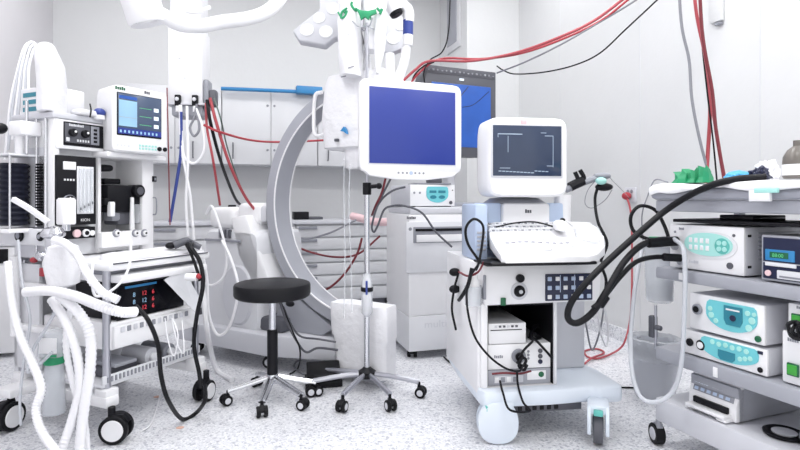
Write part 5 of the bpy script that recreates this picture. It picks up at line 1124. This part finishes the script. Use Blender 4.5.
# ================================================================= FLOOR CABLES BEHIND THE STOOL
cable('black_cable', 'uppermost dark cable running behind the stool column to the white block', 'cable', [P(283, 306, 3.2), P(290, 322, 3.2), P(300, 336, 3.15), P(318, 339, 3.1), P(336, 342, 3.1)], .006, 'grey_dark')
cable('black_cable', 'grey black cable from under the seat curving down to the pedal', 'cable', [P(279, 300, 3.1), P(286, 320, 3.1), P(296, 340, 3.1), G(306, 352, .2), P(318, 348, 3.15), P(338, 350, 3.15)], .007, 'grey_dark')
cable('pedal_cable', 'grey cable coiled on the floor and joined to the foot pedal', 'cable', [G(312, 378, .03), G(300, 372, .012), G(294, 366, .012), G(300, 360, .012), G(318, 358, .012), G(336, 366, .012), G(340, 373, .02)], .006, 'cable_grey')
cable('black_cable', 'thin dark cable from under the seat to the base of the arc machine', 'cable', [P(281, 302, 3.15), P(292, 330, 3.1), P(300, 350, 3.1), G(298, 368, .015), G(290, 374, .012)], .005, 'black')
cable('grey_cable', 'grey hose curving behind the arc towards the drip stand', 'cable', [P(296, 238, 4.4), P(312, 238, 4.4), P(332, 232, 4.3), P(348, 224, 4.3), P(356, 220, 4.35)], .008, 'cable_grey')
cable('wine_cable', 'dark red cable hanging in front of the drawers, upper one', 'cable', [P(292, 244, 4.2), P(310, 252, 4.2), P(335, 257, 4.1), P(358, 254, 4.0), P(380, 236, 4.0)], .008, 'wine')
cable('wine_cable', 'dark red cable rising steeply right across the drawers', 'cable', [P(318, 293, 3.7), P(332, 286, 3.7), P(346, 272, 3.7), P(357, 254, 3.7), P(362, 238, 3.7)], .008, 'wine')
cable('wine_cable', 'wine red cable behind the drip stand clamp', 'cable', [P(386, 176, 3.5), P(382, 192, 3.5), P(376, 205, 3.5), P(372, 215, 3.6)], .008, 'wine')
cable('black_cable', 'black cable hooking up beside the drip stand clamp', 'cable', [P(391, 178, 3.5), P(384, 192, 3.5), P(376, 210, 3.5), P(372, 226, 3.5), P(374, 232, 3.5), P(378, 225, 3.5), P(384, 210, 3.5), P(392, 206, 3.5), P(405, 206, 3.48), P(422, 213, 3.5), P(436, 232, 3.5), P(452, 247, 3.5)], .007, 'grey_dark')
cable('black_cable', 'short black cable arching left of the small insufflator', 'cable', [P(405, 187, 3.55), P(394, 190, 3.5), P(384, 197, 3.5), P(378, 205, 3.5)], .007, 'grey_dark')
cable('black_cable', 'black cable lying on the floor behind the ultrasound castor', 'cable', [G(444, 357, .01), G(450, 362, .01), G(458, 365, .01), G(468, 364, .01)], .006, 'black')

# ---------------------------------------------------------------- groups of repeated things
GN = {'wall_cupboard': 'wall cupboards on the back wall', 'base_cabinet': 'base units below the worktop', 'gas_hose': 'hoses under the ceiling column', 'surgical_lamp': 'surgical lamp heads',
      'breathing_hose': 'white hoses of the anaesthesia machine', 'green_cloth': 'green cloths on the trolley top', 'red_cable': 'red cables', 'black_cable': 'black cables', 'grey_cable': 'grey cables',
      'wine_cable': 'dark red cables', 'thin_tube': 'thin tubes on the anaesthesia machine', 'white_cable': 'thin white leads', 'white_hose': 'white hoses by the arc machine', 'thin_wire': 'thin pale wires',
      'scope_cable': 'thick black cables of the trolley', 'scrap': 'orange scraps on the floor', 'bottle': 'bottles'}
for o in list(C.objects):
    if o.parent is None and 'label' in o.keys() and 'group' not in o.keys():
        nm = o.name.split('.')[0]
        if nm in GN: o['group'] = GN[nm]

# ================================================================= LIGHT
def area(name, loc, rot, sx, sy, e, col=(1, 1, 1)):
    l = bpy.data.lights.new(name, 'AREA'); l.shape = 'RECTANGLE'; l.size = sx; l.size_y = sy; l.energy = e; l.color = col
    o = bpy.data.objects.new(name, l); C.objects.link(o); o.location = loc; o.rotation_euler = rot; return o
for i, (x, y) in enumerate(((-2.6, -1.6), (-.6, -1.6), (1.2, -1.8), (-2.6, -3.6), (-.6, -3.6), (1.2, -3.6), (-1.2, -5.6), (.8, -5.6))):
    w_ = R.w(x, y, H-.09); area('added_panel_lamp', w_, (0, 0, math.radians(16.7)), 1.1, .55, 15 if i < 3 else 34, (1, 1, .985))  # added area lamp below each unseen panel, for soft room light
W_ = bpy.data.worlds.new('world'); SC.world = W_; W_.use_nodes = True
bg_ = W_.node_tree.nodes['Background']; bg_.inputs[0].default_value = (1, 1, .985, 1); bg_.inputs[1].default_value = 2.0
vs = SC.view_settings; vs.view_transform = 'Standard'; vs.look = 'None'; vs.exposure = -.43; vs.gamma = 1; vs.use_curve_mapping = False
SC.cycles.max_bounces = 6; SC.cycles.transparent_max_bounces = 12
